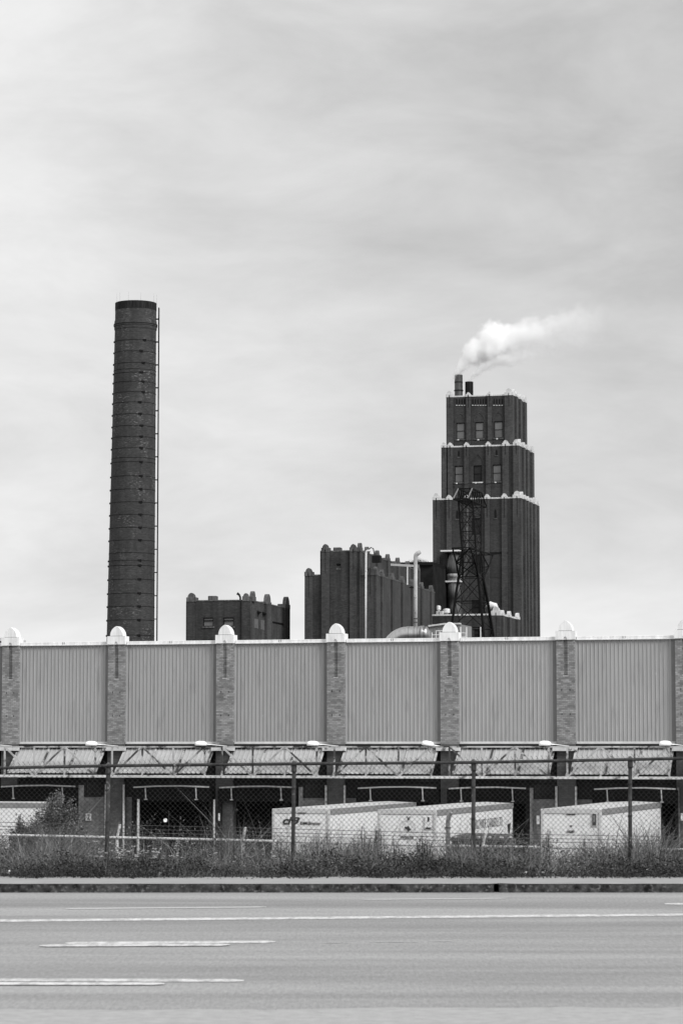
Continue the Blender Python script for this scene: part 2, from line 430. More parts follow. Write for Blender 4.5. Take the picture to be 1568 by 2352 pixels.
def slot_pilaster(name, parent, mat, x0, x1, y0, y1, z0, z1, slot_w, slot_l, rec=.05):
    b = MB(); c = (x0+x1)/2
    b.box(x0, x1, y0+rec, y1, z0, z1)
    b.box(x0, c-slot_w/2, y0, y0+rec, z1-slot_l, z1); b.box(c+slot_w/2, x1, y0, y0+rec, z1-slot_l, z1)
    b.box(x0, x1, y0, y0+rec, z0, z1-slot_l)
    return b.build(name, mat, parent)
zslot = W.z(1555, -.25)
for i, u0 in enumerate(U):
    p = slot_pilaster('pilaster', wh, m_wbrick, u0, u0+PW, -.25, .3, zflash, ztop, .2, ztop-zslot, .10)
    b = MB(); b.box(u0, u0+PW, -.25, .3, YG, zflash-.003); b.build('pier', m_pier, wh)  # pilaster below the canopy, its shade put into darker brick
    c = u0+PW/2
    b = MB(); b.box(c-.13, c+.13, -.262, -.2, zslot-.05, zslot); b.build('sill', m_trim2, p)
    for zz in (W.z(1587, -.25), W.z(1642, -.25)):
        for dx in (-.19, .21): b = MB(); b.box(c+dx-.014, c+dx+.014, -.262, -.25, zz-.05, zz+.04); b.build('anchor_slot', m_ink, p)
    # cap block: front plate with pointed niche, body, and arched slab on top
    b = MB(); a = arch(c, ztop+.003, .19, .15, 6)
    poly = [(u0-.03, ztop), (c-.095, ztop)] + a[::-1][0:] + [(c+.095, ztop), (u0+PW+.03, ztop), (u0+PW+.03, zblk), (u0-.03, zblk)]
    b.prism(poly, -.32, -.27); b.box(u0-.03, u0+PW+.03, -.27, .3, ztop, zblk)
    cap = b.build('cap_block', m_white, p)
    b = MB(); b.box(c-.33, c+.33, -.27, .27, zblk, zblk+.02); b.build('mortar_line', m_trim, cap)
    b = MB(); ar = arch(c, zblk+.02, .66, .49, 12); b.prism(ar, -.30, .29); b.build('domed_slab', m_white, cap)
# awnings and truss (outer edge of the canopy)
V = 1.52
za_t = W.z(1721, -.15); za_b = W.z(1777, -V); zt_t = W.z(1716, -V-.05)+.0; zt_b = W.z(1784, -V-.05)
zt_t = max(zt_t, za_t+.02)
for i in range(len(U)-1):
    x0, x1 = U[i]+PW-.02, U[i+1]-.12
    b = MB(); n = 0; prof = []; x = x0
    while x < x1-.05:
        prof += [(x, 0), (x+.15, 0), (x+.17, .035), (x+.22, .035)]; x += .24
    prof.append((x1, 0)); n = len(prof)
    yo, yi = -V, -.15
    b.v = [(x, yi, za_t+h) for x, h in prof]+[(x, yo, za_b+h) for x, h in prof]+[(x, yi, za_t+h-.012) for x, h in prof]+[(x, yo, za_b+h-.012) for x, h in prof]
    for j in range(n-1): b.f += [(j, j+1+0, j+1+n, j+n), (j+2*n, j+3*n, j+3*n+1, j+2*n+1), (j+n, j+n+1, j+3*n+1, j+3*n), (j+2*n+1, j+1, j, j+2*n) ]
    aw = b.build('awning', m_awning, wh)
    b = MB(); b.box(x0, x1, -.2, -.05, za_t+.045, za_t+.10); b.build('ridge_strip', m_truss, aw)
    for t in (0.01, .36, .68, .99):
        xx = x0+(x1-x0)*t; b = MB(); b.beam((xx, -.12, za_t+.05), (xx, -V-.04, za_b+.06), .085, .07); b.build('rafter', m_truss, aw)
    # header box over the pilaster gap
    b = MB(); b.bbox(U[i]-.18, U[i]+PW+.12, -.5, -.28, W.z(1724.5, -.4), W.z(1716.5, -.4), .01); b.build('gap_header', m_chord, wh)
bs = k
tr = MB()
b = MB(); b.box(lo, hi, -V-.11, -V-.03, zt_t-.02, zt_t+.05); b.build('truss_top_chord', m_truss, wh)
b = MB(); b.box(lo, hi, -V-.14, -V-.01, zt_b-.06, zt_b+.05); b.box(lo, hi, -V-.14, -V+.22, zt_b-.075, zt_b-.062); b.build('truss_bottom_chord', m_chord, wh)
b = MB(); b.box(lo, hi, -.32, -.2, W.z(1713.5, -.2)-.02, W.z(1713.5, -.2)+.01); b.build('gutter_line', m_ink, wh)
TV = [W.u(p, -V) for p in (1338.2-1.2,)]
# vertical nodes measured against the bay starting at pilaster 3 (photo x, left to right)
n0 = W.u(825.5, -V); nodes_rel = [W.u(x, -V)-U[PIL0+3] for x in (825.5, 897.6, 971.6)]
nodes_rel = [nodes_rel[0], nodes_rel[0]+(k)*.277, nodes_rel[0]+k*.56, nodes_rel[0]+k*.845]
offs = -nodes_rel[0] + (W.u(768.5, -V)-U[PIL0+3])
nodes_rel = [r+offs for r in nodes_rel]
for i in range(len(U)-1):
    zt, zb = zt_t-.02, zt_b+.05
    up = (i-PIL0) % 2 == 1
    xs = [U[i]+r for r in nodes_rel]
    for j, x in enumerate(xs):
        b = MB(); b.box(x-.042, x+.042, -V-.10, -V-.04, zb, zt); b.build('truss_post', m_truss, wh)
        if j < 3:
            u_ = up if j % 2 == 0 else not up
            a, c = ((x+.06, zb), (xs[j+1]-.06, zt)) if u_ else ((x+.06, zt), (xs[j+1]-.06, zb))
            b = MB(); b.beam((a[0], -V-.12, a[1]), (c[0], -V-.12, c[1]), .04, .09); b.build('truss_diagonal', m_truss, wh)
            xg, low = (x, u_)
            g = MB(); gx, gzz, s = (x, zb, 1) if u_ else (xs[j+1], zb, -1)
            g.prism([(gx-.12, gzz), (gx+.12, gzz), (gx+.05, gzz+.16), (gx-.05, gzz+.16)], -V-.11, -V-.1); g.build('gusset', m_truss, wh)
# dock shelters
def shelter(i, a, c, odd):
    z0 = W.z(1807.5, -.6); sag = .05
    r = MB()
    pts = [(a+.02, -.62, z0-.06), (a+(c-a)*.3, -.62, z0), (a+(c-a)*.62, -.62, z0+.02), (c-.02, -.62, z0-.03)]
    for p, q in zip(pts, pts[1:]): r.beam(p, q, .05, .07)
    s = r.build('dock_shelter_bar', m_pipew, wh)
    b = MB(); b.box(a, c, -.56, -.50, z0-.75, z0-.09); b.box(a, c, -.5, .0, z0-.12, z0-.09)
    b.build('head_curtain', m_black, s)
    for t in (.16, .82):
        x = a+(c-a)*t; b = MB(); b.beam((x, -.6, z0-.04), (x+.03, -.6, z0-.62), .05, .05); b.box(x-.05, x+.11, -.64, -.57, z0-.68, z0-.63); b.build('curtain_strut', m_pipew, s)
    for x, sg in ((a, -1), (c, 1)):
        b = MB(); b.box(x-.09 if sg < 0 else x-.06, x+.06 if sg < 0 else x+.09, -.55, 0, YG+.9, z0-.09); b.build('side_curtain', m_black, s)
for i, (a, c) in enumerate(D): shelter(i, a, c, i % 2)
# pale jambs beside doors, brick returns
for px, wpx in ((187, 11), (505.5, 0), (685, 10), (1213, 9), (316, 0)):
    pass
for px0, px1, py0 in ((183, 187.5, 1806), (686, 689.5, 1808), (1214, 1218, 1808), (1551, 1555.5, 1806)):
    b = MB(); b.box(W.u(px0, -.5), W.u(px1, -.5), -.5, 0, YG, W.z(py0, -.5)); b.build('door_jamb', plain('jamb_paint', .20, .8, .15, 2), wh)
for px0, px1, py0 in ((317, 322, 1838), (491, 495, 1838)):
    b = MB(); b.box(W.u(px0, -.6), W.u(px1, -.6), -.6, -.56, YG, W.z(py0, -.6)); b.build('edge_guard', m_pipew, wh)
for idx in (1, 3, 5):
    u0 = U[PIL0+idx]
    for x in (u0-.03, u0+PW+.03):
        b = MB(); b.tube((x, -.33, YG), (x, -.33, W.z(1804, -.3)), .055, 8); b.build('downpipe', m_pipew, wh, True)
# lamps on the canopy
hd = MB()
secs = [(-.31, .03, .05), (-.27, .11, .13), (-.1, .16, .17), (.12, .15, .16), (.24, .10, .12), (.30, .05, .05)]
ns = 10
for x, ry, rz_ in secs:
    for q in range(ns):
        an = 2*math.pi*q/ns; z = math.sin(an)*rz_; hd.v.append((x, math.cos(an)*ry, max(z, -.08)+.04))
for s_ in range(len(secs)-1):
    for q in range(ns): hd.f.append((s_*ns+q, s_*ns+(q+1)%ns, (s_+1)*ns+(q+1)%ns, (s_+1)*ns+q))
hd.f += [tuple(range(ns-1, -1, -1)), tuple(range((len(secs)-1)*ns, len(secs)*ns))]
lname = ['partly cut off at the left edge', 'at the pilaster under the tall chimney', 'at the pilaster under the small brick block', 'at the pilaster under the mid-height brick block', 'tilted and kinked, at the pilaster under the pylon', 'at the pilaster right of the tower', 'at the far right edge']
for idx in range(7):
    u0 = U[PIL0+idx]
    t = thing('dock_lamp', 'white lamp above the awning, '+lname[idx], 'lamp', group='lamps along the awning')
    zc = W.z(1711, -1.8)
    head = Vector((u0-.28, -1.76, 0)); wall_p = Vector((u0+.62, -.25, 0))
    t.location = W.o + W.t*head.x + W.e*head.y + Vector((0, 0, zc)); dvec = wall_p-head
    t.rotation_euler = (R(4) if idx == 4 else 0, R(7) if idx == 4 else 0, -W.th + .55)
    h_ = MB(); h_.v = list(hd.v); h_.f = list(hd.f); h_.build('lamp_head', m_lamp, t, True)
    ca, sa = math.cos(-.55), math.sin(-.55); q = Vector((dvec.x*ca-dvec.y*sa, dvec.x*sa+dvec.y*ca, -.06))
    b = MB(); b.path([(.28, 0, .02), (.5, .02, .02), tuple(q)], [.04, .022, .018], 8); b.build('arm', m_lamp, t, True)
    b = MB(); b.path([(.0, 0, -.03), (.06, .0, -.25), (.22, .05, -.38), (.36, .08, -.2), (.42, .1, .0)], .012, 5); b.build('cable', m_ink, t)
# number signs on the dock wall
def sign(px0, px1, py0, py1, txt, d, label):
    x0, x1 = W.u(px0, d), W.u(px1, d); z1, z0 = W.hit(px0, py0, d)[1], W.hit(px0, py1, d)[1]
    t = W.root('dock_number_sign', label, 'sign', 'dock number signs')
    b = MB(); b.bbox(x0, x1, d-.02, d, z0, z1, .004); b.build('plate', m_sign, t)
    if txt: text(txt, x0+(x1-x0)*.28, x1-(x1-x0)*.25, z0+(z1-z0)*.16, z1-(z1-z0)*.12, d-.02, m_ink, 'number', t, bold=.01)
sign(199.5, 212.8, 1868.5, 1884.8, '2', -.06, 'white plate with a black 2 on the brick wall right of the left shrub')
sign(502.5, 506.5, 1868, 1885, '', -.62, 'narrow white plate on the pier between the two empty black docks')
sign(1559, 1568, 1868, 1885, '', -.62, 'white plate on the pier at the far right edge')
sign(1229.5, 1236.5, 1873, 1893, '', -.3, 'small white plate on brick just left of the trailer numbered 56280')
for px, rad in ((380, .09),):
    t = thing('round_reflector', 'round white reflector on a thin rod in front of the black dock opening', 'reflector', at(380, 1884, 118))
    b = MB()
    b.v = [(.088*math.cos(a*math.pi/10), 0, .088*math.sin(a*math.pi/10)) for a in range(20)]+[(.088*math.cos(a*math.pi/10), .03, .088*math.sin(a*math.pi/10)) for a in range(20)]
    b.f = [tuple(range(20)), tuple(range(39, 19, -1))]+[(i, i+20, (i+1) % 20+20, (i+1) % 20) for i in range(20)]
    b.build('disc', m_lamp, t)
    b = MB(); b.tube((.1, .02, -3.9), (.16, .02, .4), .012, 5); b.build('rod', m_galv, t)
# ------------------------------------------------------------------ trailers
TL = 14.9
def wheel_pair(parent, x, y, r=.5):
    for s in (0, 1):
        xx = x if s == 0 else x+2.2
        b = MB(); b.tube((xx-.14, y, r), (xx+.14, y, r), r, 20); w = b.build('tyre', m_tyre, parent, False)
        b = MB(); b.tube((xx-.16, y, r), (xx+.16, y, r), r*.5, 14); b.build('rim', m_rim, w)
def trailer(px, py, Y, deg, label, L=TL, H=4.08, Wd=2.6):
    p = at(px, py, Y)                       # top left front corner
    fr = Frame(px, Y, deg); fr.o = Vector((p.x, p.y, 0))
    zt = p.z; zb = zt-2.9; g = zt-H
    t = thing('semi_trailer', label, 'trailer', (p.x, p.y, 0), -fr.th, 'semi trailers at the docks')
    b = MB(); b.box(.03, Wd-.03, .02, L-.02, zb+.12, zt-.2); b.build('body', m_trail, t)
    b = MB(); b.prism([(.02, zt-.03), (Wd-.02, zt-.03), (Wd-.1, zt+.0), (Wd/2, zt+.05), (.1, zt+.0)], .03, L-.03); b.build('roof', m_troof, t)
    b = MB(); b.box(Wd-.035, Wd+.012, .13, L, zt-.24, zt-.0); b.box(-.012, .035, .13, L, zt-.24, zt); b.build('side_rail', m_trail_r, t)
    b = MB(); b.box(.1, Wd-.1, -.008, .05, zt-.19, zt+.0); b.build('front_rail', m_post, t)
    for x in (0, Wd-.13):
        b = MB(); b.bbox(x-.01, x+.14, -.015, .13, zb+.1, zt+.005, .03); b.build('corner_post', m_post, t)
    b = MB(); b.box(0, Wd, .02, L, zb, zb+.12); b.box(.7, .8, 1, L-1, zb-.25, zb); b.box(Wd-.8, Wd-.7, 1, L-1, zb-.25, zb); b.build('underframe', m_ink, t)
    if Wd > 2:
        for x in (.5, Wd-.6):
            b = MB(); b.box(x, x+.12, 2.6, 2.72, g+.1, zb); b.box(x-.08, x+.2, 2.55, 2.77, g, g+.1); b.build('landing_leg', m_iron, t)
        for y in (L-3.4, L-2.1):
            for xx in (.2, Wd-.2):
                b = MB(); b.tube((xx-.16, y, g+.5), (xx+.16, y, g+.5), .5, 20); w = b.build('tyre', m_tyre, t)
                b = MB(); b.tube((xx-.18, y, g+.5), (xx+.18, y, g+.5), .24, 14); b.build('rim', m_rim, w)
    fr.zt = zt; return t, fr
t1, f1 = trailer(625, 1857.5, 116.5, 16.2, 'white trailer with ci and DM Breton lettering, left of three at the docks')
t2, f2 = trailer(867, 1859.5, 115, 16.4, 'white trailer numbered W5578 with carrier name along its side, behind the dark truck cab')
t3, f3 = trailer(1241, 1857.8, 113.6, 16.6, 'white trailer numbered 56280 with a dark document box, right of the fence post')
def ft(fr, t, s, px0, px1, py0, py1, mat=m_ink, name='lettering', **kw):
    x0, z1 = fr.hit(px0, py0); x1, z0 = fr.hit(px1, py1)
    z0 = fr.hit(px0, py1)[1]
    return text(s, x0, x1, z0, z1, -.002, mat, name, t, **kw)
cx5 = lambda x: (1000+x/3.136)/1.7417
cy5 = lambda y: (3180+y/3.136)/1.7417
ft(f1, t1, 'ci', cx5(410), cx5(528), cy5(275), cy5(372), m_inkg, shear=.35, bold=.035)
ft(f1, t1, '3', cx5(520), cx5(628), cy5(277), cy5(368), m_inkg, shear=.35, bold=.035)
ft(f1, t1, 'DM', cx5(632), cx5(716), cy5(336), cy5(372), bold=.03)
ft(f1, t1, 'Breton', cx5(730), cx5(886), cy5(334), cy5(374), bold=.012)
ft(f1, t1, 'manac', cx5(596), cx5(704), cy5(218), cy5(236), m_inkg, shear=.3, bold=.03)
cx6 = lambda x: (1450+x/2.24)/1.7417
cy6 = lambda y: (3180+y/2.24)/1.7417
ft(f1, t1, '1257', cx5(640), cx5(760), cy5(618), cy5(655), m_inkg, bold=.03)
ft(f2, t2, 'W5578', cx6(334), cx6(456), cy6(368), cy6(393), bold=.02)
def poly_mark(fr, t, pts, cxf, cyf, mat, name, y=-.01, th=.006):
    P = [fr.hit(cxf(x), cyf(yy)) for x, yy in pts]
    A = sum(P[i][0]*P[(i+1) % len(P)][1]-P[(i+1) % len(P)][0]*P[i][1] for i in range(len(P)))
    if A < 0: P = P[::-1]
    b = MB(); b.prism(P, y, y+th); return b.build(name, mat, t)
poly_mark(f2, t2, [(388,196),(402,194),(411,212),(420,194),(434,193),(428,200),(424,200),(412,230),(402,226),(400,202),(392,201)], cx6, cy6, m_inkg, 'chevron_emblem')
b = MB()
for q in range(24):
    a0, a1 = q*math.pi/12, (q+1)*math.pi/12
    c0, z0 = f2.hit(cx6(402), cy6(300)); r0 = .36
    if q in (17, 18, 19): continue
    P = [(c0+r*math.cos(a), z0+r*math.sin(a)) for r, a in ((r0-.03, a0), (r0, a0), (r0, a1), (r0-.03, a1))]
    b.prism(P, -.01, -.004)
b.build('ring_emblem', m_post, t2)
poly_mark(f2, t2, [(374,288),(384,284),(398,288),(408,276),(418,284),(420,298),(432,306),(430,316),(418,318),(414,334),(406,326),(400,314),(390,308),(380,302)], cx6, cy6, m_inkg, 'map_emblem', -.018)
def panel(fr, t, x0, x1, y0, y1, cxf, cyf, mat, name, th=.03):
    a, z1 = fr.hit(cxf(x0), cyf(y0)); c = fr.hit(cxf(x1), cyf(y0))[0]; z0 = fr.hit(cxf(x0), cyf(y1))[1]
    b = MB(); b.bbox(a, c, -th, .02, z0, z1, .006); return b.build(name, mat, t)
p = panel(f2, t2, 548, 626, 196, 306, cx6, cy6, m_post, 'document_box', .02); panel(f2, p, 557, 617, 202, 290, cx6, cy6, m_trail, 'lid', .035)
panel(f2, p, 582, 598, 198, 238, cx6, cy6, m_inkg, 'latch', .045); panel(f2, p, 566, 606, 293, 304, cx6, cy6, m_inkg, 'slot', .04)
cx9 = lambda x: (2031+x/2.24)/1.7417
cy9 = lambda y: (2930+y/2.24)/1.7417
p = panel(f3, t3, 745, 796, 722, 842, cx9, cy9, m_post, 'document_box', .02); panel(f3, p, 754, 788, 730, 832, cx9, cy9, m_dpanel, 'dark_pane', .035)
panel(f3, p, 763, 778, 745, 800, cx9, cy9, m_trail_r, 'holder', .045)
ft(f3, t3, '56280', cx9(527), cx9(594), cy9(876), cy9(898), bold=.03)
ft(f3, t3, 'manac', cx9(520), cx9(606), cy9(728), cy9(740), m_inkg, shear=.3, bold=.03)
panel(f3, t3, 552, 574, 832, 838, cx9, cy9, m_inkg, 'small_plate', .01); panel(f3, t3, 556, 570, 841, 845, cx9, cy9, m_inkg, 'small_plate', .01)
panel(f1, t1, 469, 476, 205, 545, cx5, cy5, m_post, 'panel_seam', .008); panel(f1, t1, 469, 620, 392, 397, cx5, cy5, m_post, 'panel_seam', .008)
# lettering along the side of the second trailer
def side_text(fr, t, s, px0, px1, py_top, py_bot, mat=m_inkg, bold=.0):
    d0, z1 = fr.side(px0, 2.612, py_top[0]); d1 = fr.side(px1, 2.612, py_top[1])[0]; z0 = fr.side(px0, 2.612, py_bot[0])[1]
    text(s, d0, d1, z0, z1, 0, mat, 'lettering', t, flip=2.575, bold=bold)
cx7 = lambda x: (1740+x/3.733)/1.7417
cy7 = lambda y: (3220+y/3.733)/1.7417
side_text(f2, t2, 'WORLDWIDE CARRIERS LTD', cx7(540), cx7(1012), (cy7(228), cy7(178)), (cy7(372), cy7(318)), plain('faded_lettering', .20, .6, .3, 3))
b = MB(); d0, z1 = f2.side(cx7(1080), 2.6, cy7(280)); d1, z0 = f2.side(cx7(1120), 2.6, cy7(420))
b.add([(2.614, d0, z1), (2.614, d1, z1), (2.614, d0*.4+d1*.6, z0), (2.614, d0*.6+d1*.4, z1-.5)], [(0, 1, 2, 3)]); b.add([(2.62, d0, z1), (2.62, d1, z1), (2.62, d0*.4+d1*.6, z0), (2.62, d0*.6+d1*.4, z1-.5)], [(3, 2, 1, 0)])
b.build('side_stain', m_inkg, t2)
# trailer parked side-on at the left
p0 = at(-235, 1843, 131.5)
t4 = thing('semi_trailer', 'white trailer parked side-on behind the two leafy shrubs at the left', 'trailer', (p0.x, p0.y, 0), -R(13), 'semi trailers at the docks')
zt = p0.z; LL = 7.6
b = MB(); b.box(0, LL, 0, 2.6, zt-2.8, zt-.2); b.build('body', m_trail, t4)
b = MB(); b.box(.01, LL-.01, .02, 2.58, zt-.05, zt+.02); b.build('roof', m_troof, t4)
b = MB(); b.box(-.01, LL+.01, -.015, .0, zt-.24, zt-.0); b.box(-.01, LL+.01, 2.6, 2.615, zt-.24, zt); b.box(LL, LL+.02, 0, 2.6, zt-.24, zt); b.build('side_rail', m_trail_r, t4)
b = MB(); b.box(0, LL, 0, 2.6, zt-2.95, zt-2.8); b.build('underframe', m_ink, t4)
for x in (1.2, 2.5):
    for y in (.2, 2.4):
        b = MB(); b.tube((x, y-.15, zt-3.58), (x, y+.15, zt-3.58), .5, 20); w = b.build('tyre', m_tyre, t4)
        b = MB(); b.tube((x, y-.17, zt-3.58), (x, y+.17, zt-3.58), .24, 14); b.build('rim', m_rim, w)
# ------------------------------------------------------------------ truck cab in the yard
TR = Frame(cx7(660), 104, 15.5)
tk = thing('semi_truck', 'dark semi truck cab with clearance lights and curved exhaust, in front of trailer W5578', 'truck', (TR.o.x, TR.o.y, -5.1), -TR.th)
ztk = TR.z(cy7(415))+5.1
m_truck = plain('truck_paint', .055, .35, .1, 2); m_chrome = plain('exhaust_chrome', .22, .3, .35, 3, metal=.5)
b = MB(); hw = 1.17; ring = []
for y, z, w in ((-.25, ztk-.20, hw*.97), (-.22, ztk-.13, hw), (.2, ztk-.03, hw*.95), (.9, ztk, hw*.92), (1.5, ztk-.05, hw*.9)):
    ring.append([(w*math.cos(a*math.pi/12), y, z-.08*(1-math.sin(a*math.pi/12))) for a in range(13)])
for r_ in ring: b.v += r_
for i in range(4):
    for q in range(12): b.f.append((i*13+q, i*13+q+1, (i+1)*13+q+1, (i+1)*13+q))
b.v += [(-hw*.97, -.2, ztk-.6), (hw*.97, -.2, ztk-.6)]; b.build('roof', m_truck, tk, True)
b = MB(); b.box(-hw*.95, hw*.95, .05, 1.5, 1.0, ztk-.2); b.build('cab', m_truck, tk)
b = MB(); b.add([(-hw*.9, -.12, ztk-1.05), (hw*.9, -.12, ztk-1.05), (hw*.86, .04, ztk-.20), (-hw*.86, .04, ztk-.20), (-hw*.9, .06, ztk-1.05), (hw*.9, .06, ztk-1.05), (hw*.86, .06, ztk-.20), (-hw*.86, .06, ztk-.20)], [(0,1,2,3),(0,4,5,1),(3,2,6,7),(1,5,6,2),(0,3,7,4)]); b.build('windscreen', m_ink, tk)
b = MB(); b.prismx([(-1.5, .9), (.05, .9), (.05, ztk-1.1), (-1.35, ztk-1.5), (-1.5, ztk-1.7)], -.85, .85); b.build('bonnet', m_truck, tk)
b = MB(); b.box(-.5, .5, -1.56, -1.5, .9, ztk-1.75); b.build('grille', m_rim, tk)
for x in (-.75, .65):
    b = MB(); b.bbox(x, x+.12, -1.58, -1.5, 1.0, 1.2, .02); b.build('headlight', m_lamp, tk)
for x in (-.02, .42, -.9, .9, .2):
    b = MB(); b.bbox(x-.07, x+.07, -.262, -.15, ztk-.155, ztk-.095, .015); b.build('clearance_light', m_trail, tk)
for x in (-1.05, 1.05):
    for y in (-.8, 2.6, 3.8):
        b = MB(); b.tube((x-.14, y, .5), (x+.14, y, .5), .5, 20); w = b.build('wheel', m_tyre, tk)
b = MB(); b.box(-.45, .45, .0, 4.6, .7, .9); b.build('chassis', m_ink, tk)
ex = lambda x, y: (TR.hit(cx7(x), cy7(y), -.2)[0], -.2, TR.hit(cx7(x), cy7(y), -.2)[1]+5.1)
a_ = [ex(190, 470), ex(190, 345), ex(190, 250), ex(196, 200), ex(210, 160), ex(232, 122), ex(248, 108)]
b = MB(); b.path([(a_[0][0], -.2, .9)]+a_, [.085]*3+[.088, .09, .088, .08, .075], 14); b.build('exhaust_pipe', m_chrome, tk, True)
b = MB(); c0 = ex(190, 340); b.tube((c0[0], -.2, c0[2]-.03), (c0[0], -.2, c0[2]+.03), .125, 14); b.build('exhaust_clamp', m_ironl, tk)
# ------------------------------------------------------------------ chimney
YC = 262
zC = lambda py: at(306, py, YC).z
xtop, xbot = at(312.6, 697, YC).x, at(300, 1470, YC).x; zt_, zb_ = zC(697), zC(1470)
ch = thing('brick_chimney', 'tall round dark brick chimney bound with iron hoops, at the left of the skyline', 'chimney', (xbot, YC, 0))
lean = lambda z: (z-zb_)*(xtop-xbot)/(zt_-zb_)
rad = lambda z: 2.345+(z-zb_)*(2.03-2.345)/(zt_-zb_)
zr = zC(748.5)
prof = [(rad(-5.1)+.1, -5.1)]+[(rad(z), z) for z in [zr-.6-(zr-.6+5)*i/10 for i in range(10, -1, -1)]]+[(rad(zr)+.0, zr-.55), (rad(zr)+.06, zr-.4), (rad(zr)+.07, zr-.15), (rad(zr)+.12, zr-.12), (rad(zr)+.12, zr+.12), (rad(zr)+.06, zr+.15), (rad(zr)+.04, zr+.45), (rad(zt_)+.01, zr+.5), (rad(zt_)+.015, zt_-1.9), (rad(zt_)+.015, zt_)]
b = MB(); b.lathe(prof, 0, 0, 120, lean, True)
top = MB(); cs = b.build('shaft', m_chim, ch)
m_soot = plain('soot_brick', .026, .9, .4, 1.2, (1, 1, .3), streak=.6)
b = MB(); z1c = zC((1180+290/4.521)/1.7417); b.lathe([(rad(zt_)+.03, z1c), (rad(zt_)+.035, zt_-.02), (rad(zt_)-.3, zt_+.03)], 0, 0, 72, lean, False); b.build('sooty_crown', m_soot, ch)
bands = [1356, 1401, 1447.6, 1473, 1486.5, 1523, 1565, 1606, 1653] + [1700+y/2.671 for y in (0, 118, 240, 343, 388, 539, 680, 818, 952, 1092, 1226, 1362, 1443, 1497, 1645, 1795, 1935, 2081, 2245)]
for j, yf in enumerate(bands):
    # photo rows are of the front crown of each hoop
    y = yf/1.7417; z = zC(y)-(zC(y)-HCAM)*.009
    b = MB(); r = rad(z)+.025; wd = .018
    b.lathe([(r-.05, z-wd), (r, z-wd), (r, z+wd), (r-.05, z+wd)], 0, 0, 64, lean, False); hp = b.build('hoop', m_hoop, ch)
    if j not in (3, 12, 20):
        for an in (-1.20+random.uniform(-.12, .12)*(j < 9)+.05, -math.pi+.12):
            b = MB(); x, yy = lean(z)+r*math.cos(an), r*math.sin(an); s_ = .2 if an > -2 else .06; b.bbox(x-s_, x+s_, yy-.06, yy+.06, z-.09, z+.09, .02); b.build('hoop_lug', m_hoop, hp)
b = MB(); b.lathe([(rad(zr)+.05, zr-.02), (rad(zr)+.135, zr-.02), (rad(zr)+.135, zr+.05), (rad(zr)+.05, zr+.05)], 0, 0, 64, lean, False); b.build('ring_moulding', m_hoop, ch)
ld = MB(); zl = zC(707)
for s in (-.22, .22):
    pts = [(lean(z)+rad(z)+.26+(.0), s, z) for z in (-5.1, 10, 20, 30, zl)]
    for p_, q_ in zip(pts, pts[1:]): ld.beam(p_, q_, .10, .05)
z = -4.8
while z < zl: ld.tube((lean(z)+rad(z)+.26, -.22, z), (lean(z)+rad(z)+.26, .22, z), .015, 5); z += .33
z = 0.5; k2 = 0
while z < zl:
    for s in (-.22, .22): ld.beam((lean(z)+rad(z)-.05, s, z), (lean(z)+rad(z)+.28, s, z), .05, .07)
    z += 2.3; k2 += 1
ld.build('ladder', m_hoop, ch)
for px in (270.5, 278.5, 299, 325.5, 354.5, 360):
    x = at(px, 697, YC).x-xbot; yy = -math.sqrt(max(.02, 4.1-(x-lean(zt_))**2))*(1 if px < 300 else .6)
    b = MB(); b.tube((x, yy, zt_-.1), (x, yy, zt_+.9), .007, 4, .003); b.build('lightning_rod', m_iron, ch)
# ------------------------------------------------------------------ brick blocks with pilasters
def stone_cap(parent, x0, x1, y0, y1, z0, h, mat, arched=True, side=False, slot=True):
    b = MB(); hb = h*.46; c = (x0+x1)/2
    b.bbox(x0-.04, x1+.04, y0-.05, y1, z0-.03, z0+hb, .02)
    w = (x1-x0)*.80; ah = min(h-hb, w*.62)
    if side:   # arch faces right
        n = 8; cy_ = (y0+y1)/2; wy = (y1-y0)*.80
        ar = arch(cy_, z0+hb, wy, min(h-hb, wy*.75), n); b.prismx(ar[::1], x1-.35, x1)
    else: b.prism(arch(c, z0+hb, w, max(ah, w*.52), 8), y0, y0+.45)
    b2 = b.build('stone_cap', mat, parent)
    if slot:
        s = MB(); s.box(c-.05, c+.05, y0-.056, y0-.04, z0-.03, z0+hb*.55); s.build('cap_niche', m_ink, b2)
def window(parent, x0, x1, z0, z1, y, glass, rows=2, cols=1, sill=None, depth=.22):
    b = MB(); t = .07
    b.box(x0, x0+t, y+.06, y+depth, z0, z1); b.box(x1-t, x1, y+.06, y+depth, z0, z1)
    b.box(x0+t, x1-t, y+.06, y+depth, z1-t*1.4, z1); b.box(x0+t, x1-t, y+.06, y+depth, z0, z0+t)
    for r_ in range(1, rows): z = z0+(z1-z0)*r_/rows; b.box(x0+t, x1-t, y+.08, y+.14, z-.03, z+.03)
    for c_ in range(1, cols): x = x0+(x1-x0)*c_/cols; b.box(x-.02, x+.02, y+.09, y+.13, z0+t, z1-t)
    f = b.build('window', m_frame, parent)
    b = MB(); b.box(x0+t, x1-t, y+.15, y+.17, z0+t, z1-t); b.build('pane', glass, f)
    if sill: b = MB(); b.box(x0-.1, x1+.1, y-.08, y+.1, z0-.14, z0-.002); b.build('sill', sill, f)
    return f
def relief_arch(parent, x0, x1, z0, h, y, mat=None):
    """pointed brick arch moulding above a window"""
    b = MB(); c = (x0+x1)/2; w = x1-x0
    o_ = arch(c, z0, w+.16, h+.08, 8); i_ = arch(c, z0, w, h, 8); n = len(o_)
    for j in range(n-1):
        b.prism([i_[j], o_[j], o_[j+1], i_[j+1]], y-.05, y+.01)
    return b.build('arch_moulding', mat or m_bricks, parent)
TW = Frame(1100, 300, 14.5)
tw = TW.root('brick_tower', 'dark stepped brick tower with white stone caps and three tiers, right of centre', 'tower')
